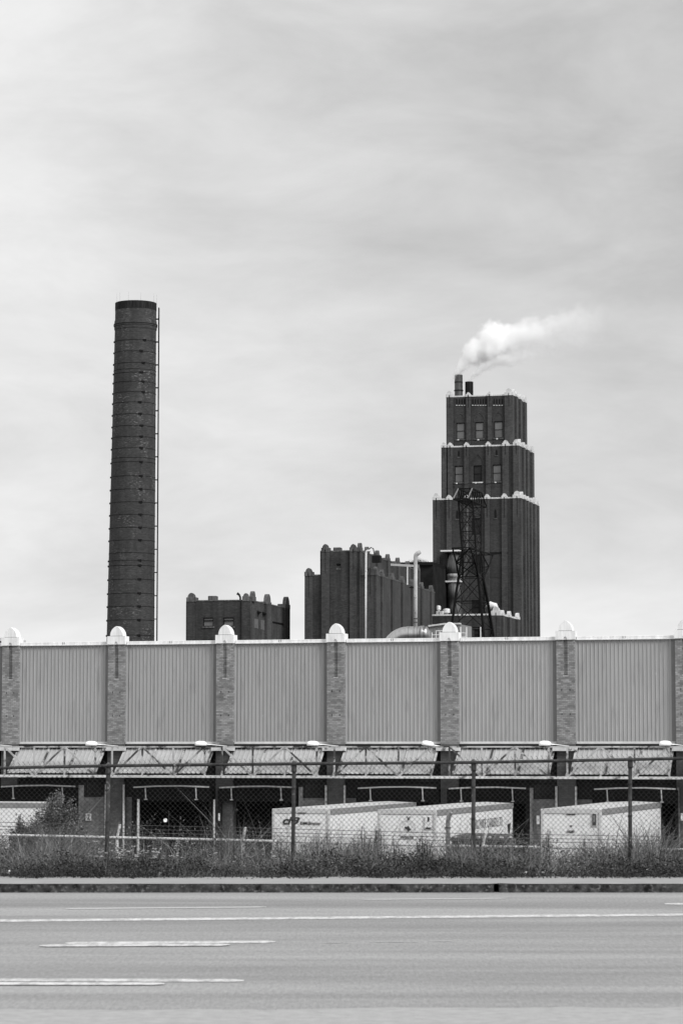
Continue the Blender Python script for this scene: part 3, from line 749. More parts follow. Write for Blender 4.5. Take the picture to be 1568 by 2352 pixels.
c4x = lambda x: (1700+x/3.136)/1.7417
c4y = lambda y: (1450+y/3.136)/1.7417
c5x = lambda x: (1680+x/3.0154)/1.7417
c5y = lambda y: (1930+y/3.0154)/1.7417
def tier(d0, dep, xl, xr, ytop, zbot, pil, spil, wins, capm, big=(0,), caph=.62, slot_l=1.1, pw=None, xref=None):
    """front skin with openings + solid body behind; pil = list of (x0,x1) photo columns"""
    u0, u1 = TW.u(xl, d0, ytop), TW.u(xr, d0, ytop); zt = TW.hit((xl+xr)/2, ytop, d0)[1]
    hs = []
    for w in wins: hs.append((TW.u(w[0], d0, w[2]), TW.u(w[1], d0, w[2]), TW.hit(w[0], w[3], d0)[1], TW.hit(w[0], w[2], d0)[1]))
    b = MB(); holes_wall(b, u0, u1, zbot, zt, d0, d0+.3, hs); b.box(u0, u1, d0+.3, d0+dep, zbot, zt); b.build('wall', m_brick, tw)
    b = MB(); b.bbox(u0-.03, u1+.03, d0-.04, d0+.3, zt, zt+.16, .02); b.build('parapet', m_stone, tw)
    b = MB(); b.bbox(u1-.3, u1+.02, d0+.3, d0+dep, zt, zt+.10, .02); b.build('side_parapet', m_dstone, tw)
    for j, (a, c) in enumerate(pil):
        x0, x1 = TW.u(a, d0-.22, ytop), TW.u(c, d0-.22, ytop); corner = j in big or j-len(pil) in big
        x0 = max(x0, u0-.06) if j == 0 else x0; x1 = min(x1, u1+.06) if j == len(pil)-1 else x1
        p = slot_pilaster('pilaster', tw, m_brickp, x0, x1, d0-.22, d0+.0 if not corner else d0+.5, zbot, zt+.02, .10, slot_l, .07)
        h = caph*(1.3 if corner else 1)
        stone_cap(p, x0+.02, x1-.02, d0-.22, d0+.35, zt+.02, h, capm)
        if j == len(pil)-1: stone_cap(p, x1-.45, x1+.02, d0+.4, d0+1.1, zt+.02, h, capm, side=True, slot=False)
    for (f0, f1, hh) in spil:      # side pilasters (fractions of the depth)
        y0, y1 = d0+dep*f0, d0+dep*f1
        b = MB(); b.box(u1-.02, u1+.24, y0, y1, zbot, zt+.02); p = b.build('side_pilaster', m_brickp, tw)
        stone_cap(p, u1-.2, u1+.23, y0, y1, zt+.02, hh, capm, side=True, slot=False)
    return u0, u1, zt, hs
ZG = -5.1
# tier 1
z1base = ZG
w1 = [(c5x(620), c5x(735), c5y(432), c5y(632)), (c5x(620), c5x(728), c5y(870), c5y(1100)), (c5x(620), c5x(722), c5y(1418), c5y(1590))]
r1 = tier(0, 10.3, 993, 1195.8, 1146.6, ZG, [(993, c4x(180)), (c4x(265), c4x(325)), (c4x(478), c4x(535)), (c4x(742), c4x(800)), (c4x(955), c4x(1020)), (c4x(1095), 1196)],
          [(.13, .19, .5), (.30, .37, .5), (.50, .57, .5), (.72, .86, .5), (.93, 1.0, .6)], w1, m_stone, big=(0, -1), slot_l=2.2)
for h in r1[3]:
    window(tw, h[0], h[1], h[2], h[3], 0, m_glassd)
relief_arch(tw, r1[3][0][0]-.1, r1[3][0][1]+.1, r1[3][0][3]+.05, 1.3, 0)
# bricked-up opening and lintel
def fpanel(x0, x1, y0, y1, d, mat, name, th=.05):
    a, c = TW.u(c5x(x0), d), TW.u(c5x(x1), d); z0, z1 = TW.hit(c5x(x0), c5y(y1), d)[1], TW.hit(c5x(x0), c5y(y0), d)[1]
    b = MB(); b.box(a, c, d-th, d+.02, z0, z1); return b.build(name, mat, tw)
m_fill = brick('bricked_up', .020, .032, .026, .24, .09, .01, .2, bm=.2)
fpanel(822, 986, 866, 1150, 0, m_fill, 'bricked_up_opening', .03); fpanel(818, 992, 842, 864, 0, m_frame, 'lintel', .08); fpanel(1030, 1068, 842, 862, 0, m_frame, 'lintel', .05)
def niche(cx, ytop, ybot, d, w=.26, cf=(c5x, c5y)):
    x, zt = TW.hit(cf[0](cx), cf[1](ytop), d); z0 = TW.hit(cf[0](cx), cf[1](ybot), d)[1]
    b = MB(); hh = .35; a = arch(x, zt-hh, w, hh, 6); b.prism([(x-w/2, z0), (x+w/2, z0)]+a, d-.012, d+.02); o = b.build('niche', m_frame, tw)
    b = MB(); b.box(x-w/2-.06, x+w/2+.06, d-.06, d+.02, z0-.1, z0); b.build('niche_sill', m_dstone, o)
niche(905, 322, 430, 0); niche(445, 335, 440, 0)
# tier 2
w2 = [(c4x(367), c4x(472), c4y(1298), c4y(1505)), (c4x(603), c4x(712), c4y(1292), c4y(1500)), (c4x(842), c4x(950), c4y(1283), c4y(1493))]
r2 = tier(.85, 8.4, c4x(200), c4x(1172), 1026, r1[2]-.2, [(c4x(200), c4x(262)), (c4x(280), c4x(338)), (c4x(487), c4x(540)), (c4x(757), c4x(812)), (c4x(965), c4x(1042)), (c4x(1100), c4x(1172))],
          [(.22, .34, .45), (.50, .62, .45), (.84, 1.0, .55)], w2, m_stone, big=(-1,), slot_l=1.05, caph=.66)
for j, h in enumerate(r2[3]): window(tw, h[0], h[1], h[2], h[3], .85, m_glassd if j == 1 else m_glass, sill=m_stone if j == 1 else m_dstone)
relief_arch(tw, r2[3][1][0]-.1, r2[3][1][1]+.1, r2[3][1][3]+.05, 1.2, .85)
niche(420, 1100, 1185, .85, .24, (c4x, c4y)); niche(893, 1090, 1165, .85, .24, (c4x, c4y))
# tier 3
w3 = [(c4x(388), c4x(493), c4y(757), c4y(965)), (c4x(625), c4x(732), c4y(748), c4y(956)), (c4x(862), c4x(970), c4y(740), c4y(948))]
r3 = tier(1.4, 7.4, c4x(262), c4x(1100), 910.5, r2[2]-.2, [(c4x(262), c4x(345)), (c4x(512), c4x(562)), (c4x(780), c4x(830)), (c4x(993), c4x(1098))],
          [(.12, .24, .45), (.46, .58, .45), (.82, 1.0, .6)], w3, m_stone, big=(0, -1), slot_l=1.3, caph=.6)
for h in r3[3]:
    window(tw, h[0], h[1], h[2], h[3], 1.4, m_glass, sill=m_dstone); relief_arch(tw, h[0]-.1, h[1]+.1, h[3]+.03, 1.0, 1.4)
for a, c, n in ((395, 492, 4), (596, 758, 6), (862, 963, 4)):
    b = MB(); s = MB()
    for j in range(n):
        x, zt = TW.hit(c4x(a+(c-a)*j/(n-1)), c4y(452), 1.4); hh = .2
        b.prism([(x-.08, zt-.75), (x+.08, zt-.75)]+arch(x, zt-hh, .16, hh, 5), 1.388, 1.42); s.box(x-.09, x+.09, 1.33, 1.42, zt-.83, zt-.75)
    o = b.build('corbel_niches', m_frame, tw); s.build('corbel_sills', m_stone, o)
# side slit windows
b = MB()
for px, ya, yb in ((1296, 478, 690), (1248, 888, 1105), (1296, 908, 1120), (1350, 928, 1140), (1296, 1450, 1665)):
    d, za = TW.side(c5x(px), r1[1], c5y(ya)); zb2 = TW.side(c5x(px), r1[1], c5y(yb))[1]
    b.box(r1[1]-.02, r1[1]+.05, d-.3, d+.3, zb2, za)
b.build('slit_window', m_frame, tw)
# cables with small lights across the tiers
for d, pts in ((1.4, [(420, 975), (500, 985), (670, 975), (780, 985), (905, 962), (960, 950)]), (.85, [(400, 1520), (500, 1530), (640, 1515), (760, 1528), (885, 1508), (960, 1530)])):
    P = [(TW.hit(c4x(x), c4y(y), d)[0], d-.28, TW.hit(c4x(x), c4y(y), d)[1]) for x, y in pts]
    b = MB(); b.path(P, .025, 5); cb_ = b.build('cable', m_frame, tw)
    for q in (P[0], P[2], P[4]):
        b = MB(); b.bbox(q[0]-.1, q[0]+.1, d-.38, d-.22, q[2]-.06, q[2]+.07, .02); b.build('flood_lamp', m_stone, cb_)
# stacks
for x0, x1, yt, mat, lab in ((368, 467, 158, 'tall', 'taller grey steel flue on the left of the tower top, smoking'), (500, 600, 244, 'short', 'shorter black flue on the right of the tower top')):
    d = 3.2; u0, zt = TW.hit(c4x(x0), c4y(yt), d); u1 = TW.hit(c4x(x1), c4y(yt), d)[0]; c = (u0+u1)/2; r = (u1-u0)/2
    t = TW.root('steel_flue', lab, 'flue', 'flues on the tower roof')
    mm = plain('flue_grey', .06, .45, .5, .9, (1, 1, .5), metal=.4, streak=.3) if mat == 'tall' else m_frame
    b = MB(); b.lathe([(r, r3[2]), (r, zt-.02), (r-.05, zt), (r-.06, zt-.3)], c, d, 28); b.build('pipe', mm, t, False)
    if mat == 'tall':
        for yy in (355, 252): z = TW.hit(c4x(x0), c4y(yy), d)[1]; b = MB(); w_ = .07 if yy == 355 else .02; b.lathe([(r, z-.06), (r+w_, z-.06), (r+w_, z+.06), (r, z+.06)], c, d, 28); b.build('flange', m_frame, t)
    if mat == 'tall': stackA = (c, d, zt, r)
    else: stackB = (c, d, zt, r)
# tank / elbow duct clinging to the tower front
tn = TW.root('cyclone_duct', 'fat grey steel duct with banded neck curving into the tower front behind the pylon', 'duct')
def T(x, y, d): q = TW.hit(c5x(x), c5y(y), d); return (q[0], d, q[1])
rr = (TW.u(c5x(490), -1.4)-TW.u(c5x(328), -1.4))/2
a0 = T(412, 1600, -1.4)
b = MB(); prf = [T(412, y, -1.4)[2] for y in (1690, 1500, 1400, 1398, 1215)]
b.lathe([(rr*.95, prf[0]), (rr*.95, prf[1]), (rr*.95, prf[2]), (rr, prf[3]), (rr*1.0, prf[4])], a0[0], -1.4, 28); b.build('lower_duct', m_tank, tn, True)
b = MB(); z = [T(412, y, -1.4)[2] for y in (1215, 1180, 1150, 1105)]; b.lathe([(rr*.9, z[0]), (rr*1.02, z[1]), (rr*1.02, z[2]), (rr*1.08, z[2]+.02), (rr*1.08, z[3])], a0[0], -1.4, 28)
b.build('banded_neck', plain('worn_white_band', .22, .7, .6, 5, (3, 3, .3)), tn, True)
z = [T(412, y, -1.4)[2] for y in (1105, 1000, 930, 880, 855, 850)]
b = MB(); b.lathe([(rr*1.08, z[0]), (rr*1.02, z[1]), (rr*.9, z[2]), (rr*.7, z[3]), (rr*.4, z[4]), (.05, z[5])], a0[0], -1.4, 28); b.build('rounded_head', plain('dull_grey_tank', .075, .6, .25, 1, streak=.3), tn, True)
for x0, x1, y in ((165, 490, 1197), (243, 492, 826)):
    b = MB(); p0_ = T(x0, y, -2.2); p1_ = T(x1, y, -2.2); b.bbox(p0_[0], p1_[0], -2.25, 0, p0_[2]-.08, p0_[2]+.08, .02); b.build('platform', m_pipew, tn)
for x in (335, 240):
    b = MB(); p0_ = T(x, 830 if x > 300 else 1200, -.4); b.box(p0_[0]-.06, p0_[0]+.06, -.5, 0, T(x, 1600, 0)[2], p0_[2]); b.build('support_rail', m_iron, tn)
# ------------------------------------------------------------------ low brick building in front of the tower
LB = Frame(c5x(700), 285, 14.5)
lb = LB.root('boiler_house', 'low dark brick building with pale parapet at the foot of the tower', 'building')
ul, ur = LB.u(952, 0), LB.u(c5x(968), 0); zt = LB.hit(1060, c5y(1607), 0)[1]
dl = LB.side(c5x(1172), ur, c5y(1680))[0]
hs = []
for x0, x1 in ((565, 628), (652, 722)): hs.append((LB.u(c5x(x0)), LB.u(c5x(x1)), LB.hit(c5x(x0), c5y(1900), 0)[1], LB.hit(c5x(x0), c5y(1768), 0)[1]))
b = MB(); holes_wall(b, ul, ur, ZG, zt, 0, .3, hs); b.box(ul, ur, .3, dl, ZG, zt); b.build('wall', m_brickm, lb)
window(lb, *hs[0], 0, m_glass, 4, 3); window(lb, *hs[1], 0, m_glassd, 2, 1)
b = MB(); b.bbox(ul, ur+.03, -.06, .35, zt, zt+.17, .02); b.bbox(ur-.3, ur+.05, .35, dl, zt, zt+.17, .02); b.build('parapet', m_stone, lb)
x0 = LB.u(c5x(862), -.2)
p = slot_pilaster('pilaster', lb, m_brickp, x0, ur+.05, -.2, .4, ZG, zt, .1, 2.3); stone_cap(p, x0, ur+.05, -.2, .5, zt, 1.0, m_stone); 
for f0, f1 in ((.02, .1), (.40, .5), (.88, .99)):
    b = MB(); b.box(ur-.02, ur+.3, dl*f0, dl*f1, ZG, zt); p = b.build('side_pilaster', m_bricks, lb); stone_cap(p, ur-.3, ur+.28, dl*f0, dl*f1, zt, .55, m_stone, side=True, slot=False)
b = MB()
for f0, f1 in ((.14, .32), (.58, .78)): b.box(ur-.02, ur+.05, dl*f0, dl*f1, ZG, zt-2.4)
b.build('side_window', m_frame, lb)
# roof equipment
def LP(x, y, d): q = LB.hit(c5x(x), c5y(y), d); return (q[0], d, q[1])
for x0, x1, y0, y1, lab in ((192, 247, 1490, 1538, 'upper drum-shaped roof fan, half in shadow, on the low brick building'), (276, 358, 1526, 1577, 'wider drum-shaped roof fan nearest the big duct on the low brick building')):
    a, c, e = LP(x0, y1, 1.5), LP(x1, y0, 1.5), LP(x0, y0, 1.5); t = LB.root('roof_fan', lab, 'roof fan', 'roof fans by the pylon')
    cc = (a[0]+c[0])/2; r = (c[0]-a[0])/2
    b = MB(); b.lathe([(r*.9, a[2]), (r, a[2]+.03), (r, e[2]-.08), (r*.9, e[2]), (.05, e[2]+.05)], cc, 1.5, 24); b.build('hood', m_pipew, t, False)
    b = MB(); b.lathe([(r*.6, zt), (r*.6, a[2])], cc, 1.5, 20); b.build('collar', m_stone, t)
t = LB.root('roof_cabinets', 'pair of battered white steel cabinets under the upper roof fan', 'cabinet')
for x0, x1 in ((190, 225), (232, 275)):
    a, c = LP(x0, 1607, .9), LP(x1, 1550, .9); b = MB(); b.bbox(a[0], c[0], .9, 1.6, zt+.17, c[2], .02); b.build('cabinet_body', plain('battered_white', .5, .6, .4, 2, stain=(2.4, .56, .05)), t)
t = LB.root('gooseneck_vent', 'pale hooded round vent on the corner of the low brick building', 'vent')
a = LP(905, 1570, .9); b = MB(); b.path([(a[0]+.1, .9, zt), (a[0]+.1, .9, a[2]+.35), (a[0]-.05, .7, a[2]+.75), (a[0]-.35, .4, a[2]+.85), (a[0]-.6, .2, a[2]+.5)], [.3, .3, .34, .36, .36], 16); b.build('hood', m_pipew, t, True)
# ------------------------------------------------------------------ mid-height brick block (behind the vertical white pipe)
c6x = lambda x: (1180+x/2.6133)/1.7417
c6y = lambda y: (2150+y/2.6133)/1.7417
MF = Frame(c6x(680), 258, 12.5)
mb = MF.root('brick_silo_block', 'dark patchy brick block with stepped parapets and stone caps, left of the tower', 'building')
def MP(x, y, d=0): q = MF.hit(c6x(x), c6y(y), d); return q
uA, zA = MP(97, 403); uB, zB = MP(262, 153); uC, _ = MP(672, 150); uD, zD = MP(833, 390)
d_t = MF.side(c6x(1300), uC, c6y(372))[0]; d_w = MF.side(c6x(1458), uD, c6y(590))[0]
b = MB(); hx0, hz1 = MP(430, 275); hx1, hz0 = MP(478, 325)
holes_wall(b, uB, uC, ZG, zB, 0, .4, [(hx0, hx1, hz0, hz1)]); b.box(uB, uC, .4, d_t, ZG, zB); b.build('main_block', m_brickm, mb)
b = MB(); b.box(uA, uB, .1, d_t, ZG, zA); b.build('left_wing', m_brickm, mb)
b = MB(); b.box(uC, uD, .1, d_w, ZG, zD); b.build('right_wing', m_bricks, mb)
b = MB(); b.box(hx0, hx1, .2, .4, hz0, hz1); b.box(hx0-.02, hx1+.02, -.04, .2, hz0-.1, hz0-.0); f_ = b.build('vent_opening', m_dstone, mb)
b = MB(); cxm = (hx0+hx1)/2; b.box(cxm-.15, cxm+.15, .17, .2, hz0+.28, hz0+.6); b.build('vent_hole', m_ink, f_)
for (a, c, z, y0) in ((uB, uC, zB, -.02), (uA, uB, zA, .08), (uC, uD, zD, .08)):
    b = MB(); b.bbox(a, c, y0, .4, z, z+.14, .02); b.build('parapet', m_dstone, mb)
b = MB(); b.box(uC-.35, uC+.03, .4, d_t, zB, zB+.14); b.box(uD-.3, uD+.03, .4, d_w, zD, zD+.14); b.build('side_parapet', m_dstone, mb)
for x0, x1, z, capw, d_, bg in ((100, 178, zA, 1, .1, 1), (276, 352, zB, 1, 0, 1), (572, 640, zB, 1, 0, 1), (750, 812, zD, 1, .1, 1)):
    a, c = MF.u(c6x(x0), d_-.2), MF.u(c6x(x1), d_-.2)
    p = slot_pilaster('pilaster', mb, m_brickp, a, c, d_-.2, d_+.1, ZG, z+.02, .12, 2.1); stone_cap(p, a, c, d_-.2, d_+.6, z+.02, .85, m_dstone)
b = MB(); b.box(uC-.12, uC+.12, .0, .8, ZG, zB+.02); p = b.build('corner_pilaster', m_brickp, mb); stone_cap(p, uC-.5, uC+.12, 0, .9, zB+.02, .85, m_dstone, side=True, slot=False)
b = MB(); b.box(uD-.05, uD+.15, .1, .9, ZG, zD+.02); p = b.build('corner_pilaster', m_brickp, mb); stone_cap(p, uD-.45, uD+.14, .1, 1.0, zD+.02, .8, m_dstone, side=True, slot=False)
for x, uu, zz in [(x, uD, zD) for x in (922, 1030, 1135, 1236, 1335, 1436)]+[(x, uC, zB) for x in (768, 875, 984, 1088, 1192, 1296)]:
    d = MF.side(c6x(x), uu+.3, c6y(400))[0]
    b = MB(); b.box(uu-.02, uu+.20, d-.0, d+1.2, ZG, zz+.02); p = b.build('side_pilaster', m_bricks, mb)
    stone_cap(p, uu-.4, uu+.19, d, d+1.0, zz+.02, .62, m_dstone, side=True, slot=False)
b = MB(); a = MP(378, 150)[0]; b.bbox(a, a+.75, .8, 1.6, zB, zB+.5, .05); b.build('roof_box', m_dstone, mb)
b = MB(); a, c = MP(792, 170)[0], MP(846, 170)[0]; 
# pipes standing in front of / beside the block
def pipe(name, lab, fr, pts, rs, mat, extra=None):
    t = fr.root(name, lab, 'pipe'); P = [(fr.hit(c6x(x), c6y(y), d)[0], d, fr.hit(c6x(x), c6y(y), d)[1]) for x, y, d in pts]
    b = MB(); b.path(P, rs, 14); b.build('pipe_run', mat, t, True); return t, P
t, P = pipe('vent_pipe', 'slim white vertical pipe with bent top in front of the brick block', MF, [(736, 1300, -1), (738, 500, -1), (740, 250, -1), (741, 165, -1), (746, 145, -1), (760, 138, -1), (785, 138, -1)], .10, m_pipew)
z = MF.hit(c6x(740), c6y(348), -1)[1]; b = MB(); b.lathe([(.12, z-.06), (.12, z+.06)], P[1][0]+.02, -1, 14); b.build('collar', m_stone, t)
b = MB(); q = [(P[-1][0]-.2, -1, P[-1][2]+.05), (P[-1][0]+.05, -1, P[-1][2]+.3), (P[-1][0]+.3, -1, P[-1][2]+.2), (P[-1][0]+.4, -1, P[-1][2]-.35)]; b.path(q, .05, 6); b.build('hose', m_iron, t)
b = MB(); b.bbox(P[-1][0]+.15, P[-1][0]+1.0, -1.0, -.3, P[-1][2]-1.15, P[-1][2]-.45, .05); b.build('control_box', m_frame, t)
SP = Frame(954, 240, 12.5)
t, P = pipe('exhaust_stack', 'blotchy pale steel stack with curved hood between the brick block and the tower', SP, [(1258, 1000, 0), (1258, 600, 0), (1258, 300, 0), (1257, 210, 0), (1262, 185, 0), (1277, 168, 0), (1308, 150, 0)], [.17, .17, .17, .19, .21, .22, .17], plain('blotchy_pipe', .42, .5, .3, 1.4, (1, 1, .5), stain=(2.6, .60, .15)))
for yy in (848, 887): z = SP.hit(c6x(1258), c6y(yy), 0)[1]; b = MB(); b.lathe([(.17, z-.05), (.22, z-.05), (.22, z+.05), (.17, z+.05)], P[0][0], 0, 16); b.build('flange', m_ironl, t)
b = MB(); q0 = SP.hit(c6x(1005), c6y(284), 3); q1 = SP.hit(c6x(1250), c6y(298), .1); b.beam((q0[0], 3, q0[1]), (q1[0], .1, q1[1]), .14, .2); b.build('stay_bar', m_pipew, t)
q2 = SP.hit(c6x(1172), c6y(300), 1.5); q3 = SP.hit(c6x(1172), c6y(495), 1.5); b = MB(); b.tube((q2[0], 1.5, q2[1]), (q3[0], 1.5, q3[1]), .06, 6); b.build('stay_post', m_pipew, t)
b = MB(); q4 = SP.hit(c6x(1192), c6y(523), 0); b.beam((q4[0], 0, q4[1]), (P[0][0], 0, q4[1]-.02), .08, .1); b.build('bracket', m_iron, t)
# big galvanised duct elbow on the warehouse roof side
c66x = lambda x: (1560+x/5.2267)/1.7417
c66y = lambda y: (2400+y/5.2267)/1.7417
DF = Frame(950, 170, 12.5)
t = DF.root('duct_elbow', 'large shiny galvanised duct elbow resting behind the parapet', 'duct')
def DP(x, y, d=0): q = DF.hit(c66x(x), c66y(y), d); return (q[0], d, q[1])
r_ = (DP(500, 552)[2]-DP(500, 800)[2])/2+.12
cz_ = DP(500, 552)[2]-r_
pts = [DP(760, 552), DP(640, 552), DP(500, 552), DP(380, 552)]; pts = [(p_[0], 0, cz_) for p_ in pts]
x0_ = pts[-1][0]
for a in range(1, 7):
    an = a*math.pi/2/7; pts.append((x0_-1.15*math.sin(an)*1.1, 0, cz_-1.15*(1-math.cos(an))))
pts.append((pts[-1][0]-.12, 0, cz_-2.6))
b = MB(); b.path(pts, r_, 28); b.build('duct_run', m_steel, t, True)
xa, xb, xc = DP(632, 600)[0], DP(705, 600)[0], DP(822, 600)[0]
b = MB(); n_ = 28
def ringx(b, prof, cz):
    base = len(b.v)
    for x, r in prof: b.v += [(x, r*math.cos(2*math.pi*q/n_), cz+r*math.sin(2*math.pi*q/n_)) for q in range(n_)]
    for i in range(len(prof)-1):
        for q in range(n_): b.f.append((base+i*n_+q, base+i*n_+(q+1) % n_, base+(i+1)*n_+(q+1) % n_, base+(i+1)*n_+q))
    b.f.append(tuple(base+(len(prof)-1)*n_+q for q in range(n_)))
ringx(b, [(xa, r_*.9), (xa, r_*1.06), (xb, r_*1.08), (xb, r_)], cz_); b.build('flange_band', plain('band_steel', .22, .4, .15, 2, metal=.5), t, True)
b = MB(); ringx(b, [(xb, r_), (xb+(xc-xb)*.5, r_*1.0), (xc-.08, r_*.72), (xc, r_*.45)], cz_); b.build('end_bell', m_steel, t, True)
b = MB()
for x in (400, 515, 590): q = DP(x, 600)[0]; ringx(b, [(q, r_+.004), (q, r_+.012), (q+.02, r_+.012), (q+.02, r_+.004)], cz_)
b.build('seams', m_ironl, t)
# shed and rails
SH = Frame(1010, 200, 14.5)
t = SH.root('roof_shed', 'small ribbed metal shed with sloping eave behind the fifth domed cap', 'shed')
a = SH.hit(c66x(830), c66y(560)); c = SH.hit(c66x(1150), c66y(515)); zl_, zr_ = a[1], c[1]
b = MB(); b.prism([(a[0], ZG), (c[0]+1.2, ZG), (c[0]+1.2, zr_), (c[0], zr_), (a[0], zl_)], 0, 4)
x = a[0]
while x < c[0]+1.1: b.box(x, x+.04, -.04, 0, ZG, zl_-.05); x += .28
b.build('wall', m_shed, t)
b = MB(); b.beam((a[0]-.1, -.08, zl_+.05), (c[0], -.08, zr_+.05), .2, .12); b.box(c[0], c[0]+1.2, -.15, .1, zr_, zr_+.11); b.build('eave', m_stone, t)
t = SH.root('guard_rail', 'thin white pipe guard rail behind the parapet near the fifth domed cap', 'railing')
b = MB()
for x in (873, 958, 1035): q = SH.hit(c66x(x), c66y(800), -1); q2 = SH.hit(c66x(x), c66y(648 if x > 900 else 680), -1); b.tube((q[0], -1, q[1]-.8), (q2[0], -1, q2[1]), .035, 6)
q = SH.hit(c66x(952), c66y(648), -1); q2 = SH.hit(c66x(1090), c66y(648), -1); b.tube((q[0], -1, q[1]), (q2[0]+1.2, -1, q[1]), .035, 6)
q3 = SH.hit(c66x(870), c66y(732), -1); b.tube((q3[0], -1, q3[1]), (q2[0]+1.2, -1, q3[1]), .03, 6)
b.build('rail', m_pipew, t)
t = SH.root('guard_rail', 'white posts and short rail in front of the low building windows', 'railing')
i2x = lambda x: (1780+x/6.03)/1.7417
i2y = lambda y: (2180+y/6.03)/1.7417
b = MB()
for x, y0, w in ((510, 1980, .05), (850, 1980, .04), (368, 1975, .05), (490, 2130, .035)):
    q = SH.hit(i2x(x), i2y(y0), -1); b.tube((q[0], -1, q[1]), (q[0], -1, q[1]-3.2), w, 6)
for y in (2125, 2225): q = SH.hit(i2x(368), i2y(y), -1); q2 = SH.hit(i2x(500), i2y(y), -1); b.tube((q[0], -1, q[1]), (q2[0], -1, q[1]), .035, 6)
b.build('rail', m_pipew, t)
# sooty old block between mid block and tower
OB = Frame(970, 292, 13)
t = OB.root('old_block', 'sooty black flat-roofed block with weeds on top, squeezed against the tower', 'building')
a = OB.hit(c6x(1105), c6y(262)); c = OB.hit(c6x(1440), c6y(268))
b = MB(); b.box(a[0], c[0], 0, 8, ZG, a[1]-.35); b.build('wall', m_old, t)
b = MB(); b.box(a[0]-.1, c[0], -.25, 8, a[1]-.35, a[1]); b.build('roof_edge', m_frame, t)
for i in range(26):
    x = c[0]-random.uniform(.3, 2.9); h = random.uniform(.2, .6)*(1-abs((c[0]-x)-1.6)/2.4)
m_weedb = foliage('roof_weed_leaf', .01, .06)
b = MB()
for i in range(120):
    dx = random.gauss(1.9, .75); x = c[0]-min(max(dx, .2), 3.4); h = random.uniform(.15, .75)*math.exp(-((dx-1.9)/.8)**2*.5)
    y = random.uniform(-.1, 2); l = random.uniform(-.15, .15)
    b.add([(x, y, a[1]), (x+.05, y, a[1]), (x+l, y, a[1]+h)], [(0, 1, 2)])
b.build('roof_weeds', m_weedb, t, kind='stuff')
# ------------------------------------------------------------------ small brick block at left
c8x = lambda x: (700+x/3.136)/1.7417
c8y = lambda y: (2340+y/3.136)/1.7417
SF = Frame(c8x(140), 250, 12.0)
sb_ = SF.root('small_brick_block', 'small dark brick block with two windows and stone corner caps, between chimney and centre', 'building')
q = lambda x, y, d=0: SF.hit(c8x(x), c8y(y), d)
u0, zt = q(140, 212); u1 = q(945, 200)[0]; zt = q(540, 204)[1]
dd = SF.side(c8x(1440), u1, c8y(325))[0]
hs = []
for x0, x1, y0, y1 in ((352, 482, 410, 520), (605, 738, 408, 520), (345, 480, 686, 760)): a, z1 = q(x0, y0); c, z0 = q(x1, y1); hs.append((a, c, z0, z1))
b = MB(); holes_wall(b, u0, u1, ZG, zt, 0, .3, hs); b.box(u0, u1, .3, dd, ZG, zt); b.build('wall', m_brickm, sb_)
for h in hs:
    w_ = window(sb_, *h, 0, m_glass, 1, 1, m_dstone); b = MB(); zm = h[3]-(h[3]-h[2])*.36; b.box(h[0]+.07, h[1]-.07, .05, .14, zm-.06, zm+.06); b.build('transom', m_frame, w_)
b = MB(); b.bbox(u0+.2, u1, -.05, .35, zt, zt+.12, .02); b.bbox(u1-.3, u1+.05, .35, dd, zt, zt+.12, .02); b.build('parapet', m_dstone, sb_)
for x0, x1 in ((142, 240), (832, 945)):
    a, c = SF.u(c8x(x0), -.15), SF.u(c8x(x1), -.15); b = MB(); b.box(a, c, -.15, .4, ZG, zt+.0); p = b.build('corner_pilaster', m_brickm, sb_)
    if x0 < 500: stone_cap(p, a, c+.1, -.15, .8, zt, .85, m_dstone, slot=False)
    else: stone_cap(p, a+.1, c-.2, -.15, .5, zt, .95, m_dstone, slot=False); stone_cap(p, c-.5, c+.12, .3, 1.4, zt, .95, m_dstone, side=True, slot=False)
for x, hh in ((1148, .45), (1385, .85)):
    d = SF.side(c8x(x), u1+.25, c8y(300))[0]; b = MB(); b.box(u1-.02, u1+.28, d, d+1.9, ZG, zt+.02); p = b.build('side_pilaster', m_bricks, sb_); stone_cap(p, u1-.5, u1+.26, d, d+1.9, zt+.02, hh, m_dstone, side=True, slot=False)
b = MB(); b.box(u1-.02, u1+.02, .4, dd-.01, ZG, zt-.01); b.build('lit_side_skin', m_bricks, sb_)  # thin sheet giving the side wall its painted sunlit tone
m_patch = plain('patched_panel', .10, .9, .2, 2)
for x0, x1, y0, y1 in ((995, 1042, 422, 548), (1077, 1120, 438, 566)):
    d0, z1 = SF.side(c8x(x0), u1+.03, c8y(y0)); d1, z0 = SF.side(c8x(x1), u1+.03, c8y(y1)); b = MB(); b.box(u1, u1+.05, d0, d1, z0, z1); b.build('blocked_window', m_patch, sb_)
for x0, x1, y0, y1 in ((1028, 1070, 318, 354), (1094, 1136, 334, 368)):
    d0, z1 = SF.side(c8x(x0), u1+.03, c8y(y0)); d1, z0 = SF.side(c8x(x1), u1+.03, c8y(y1))
    b = MB(); b.add([(u1+.05, d0, z1), (u1+.05, d1, z0), (u1+.05, d0, z0), (u1+.5, d0, z0)], [(0, 2, 1), (0, 3, 2), (0, 1, 3), (1, 2, 3)]); b.build('shutter_hood', m_ink, sb_)
d0, z1 = SF.side(c8x(1225), u1+.03, c8y(465)); d1, z0 = SF.side(c8x(1358), u1+.03, c8y(498)); b = MB(); b.beam((u1+.06, d0, z1), (u1+.06, d1, z1), .06, .12); b.build('lintel', m_frame, sb_)
b = MB(); a = q(392, 200)[0]; b.bbox(a, a+.8, .6, 1.4, zt, zt+.55, .05); b.build('roof_box', m_dstone, sb_)
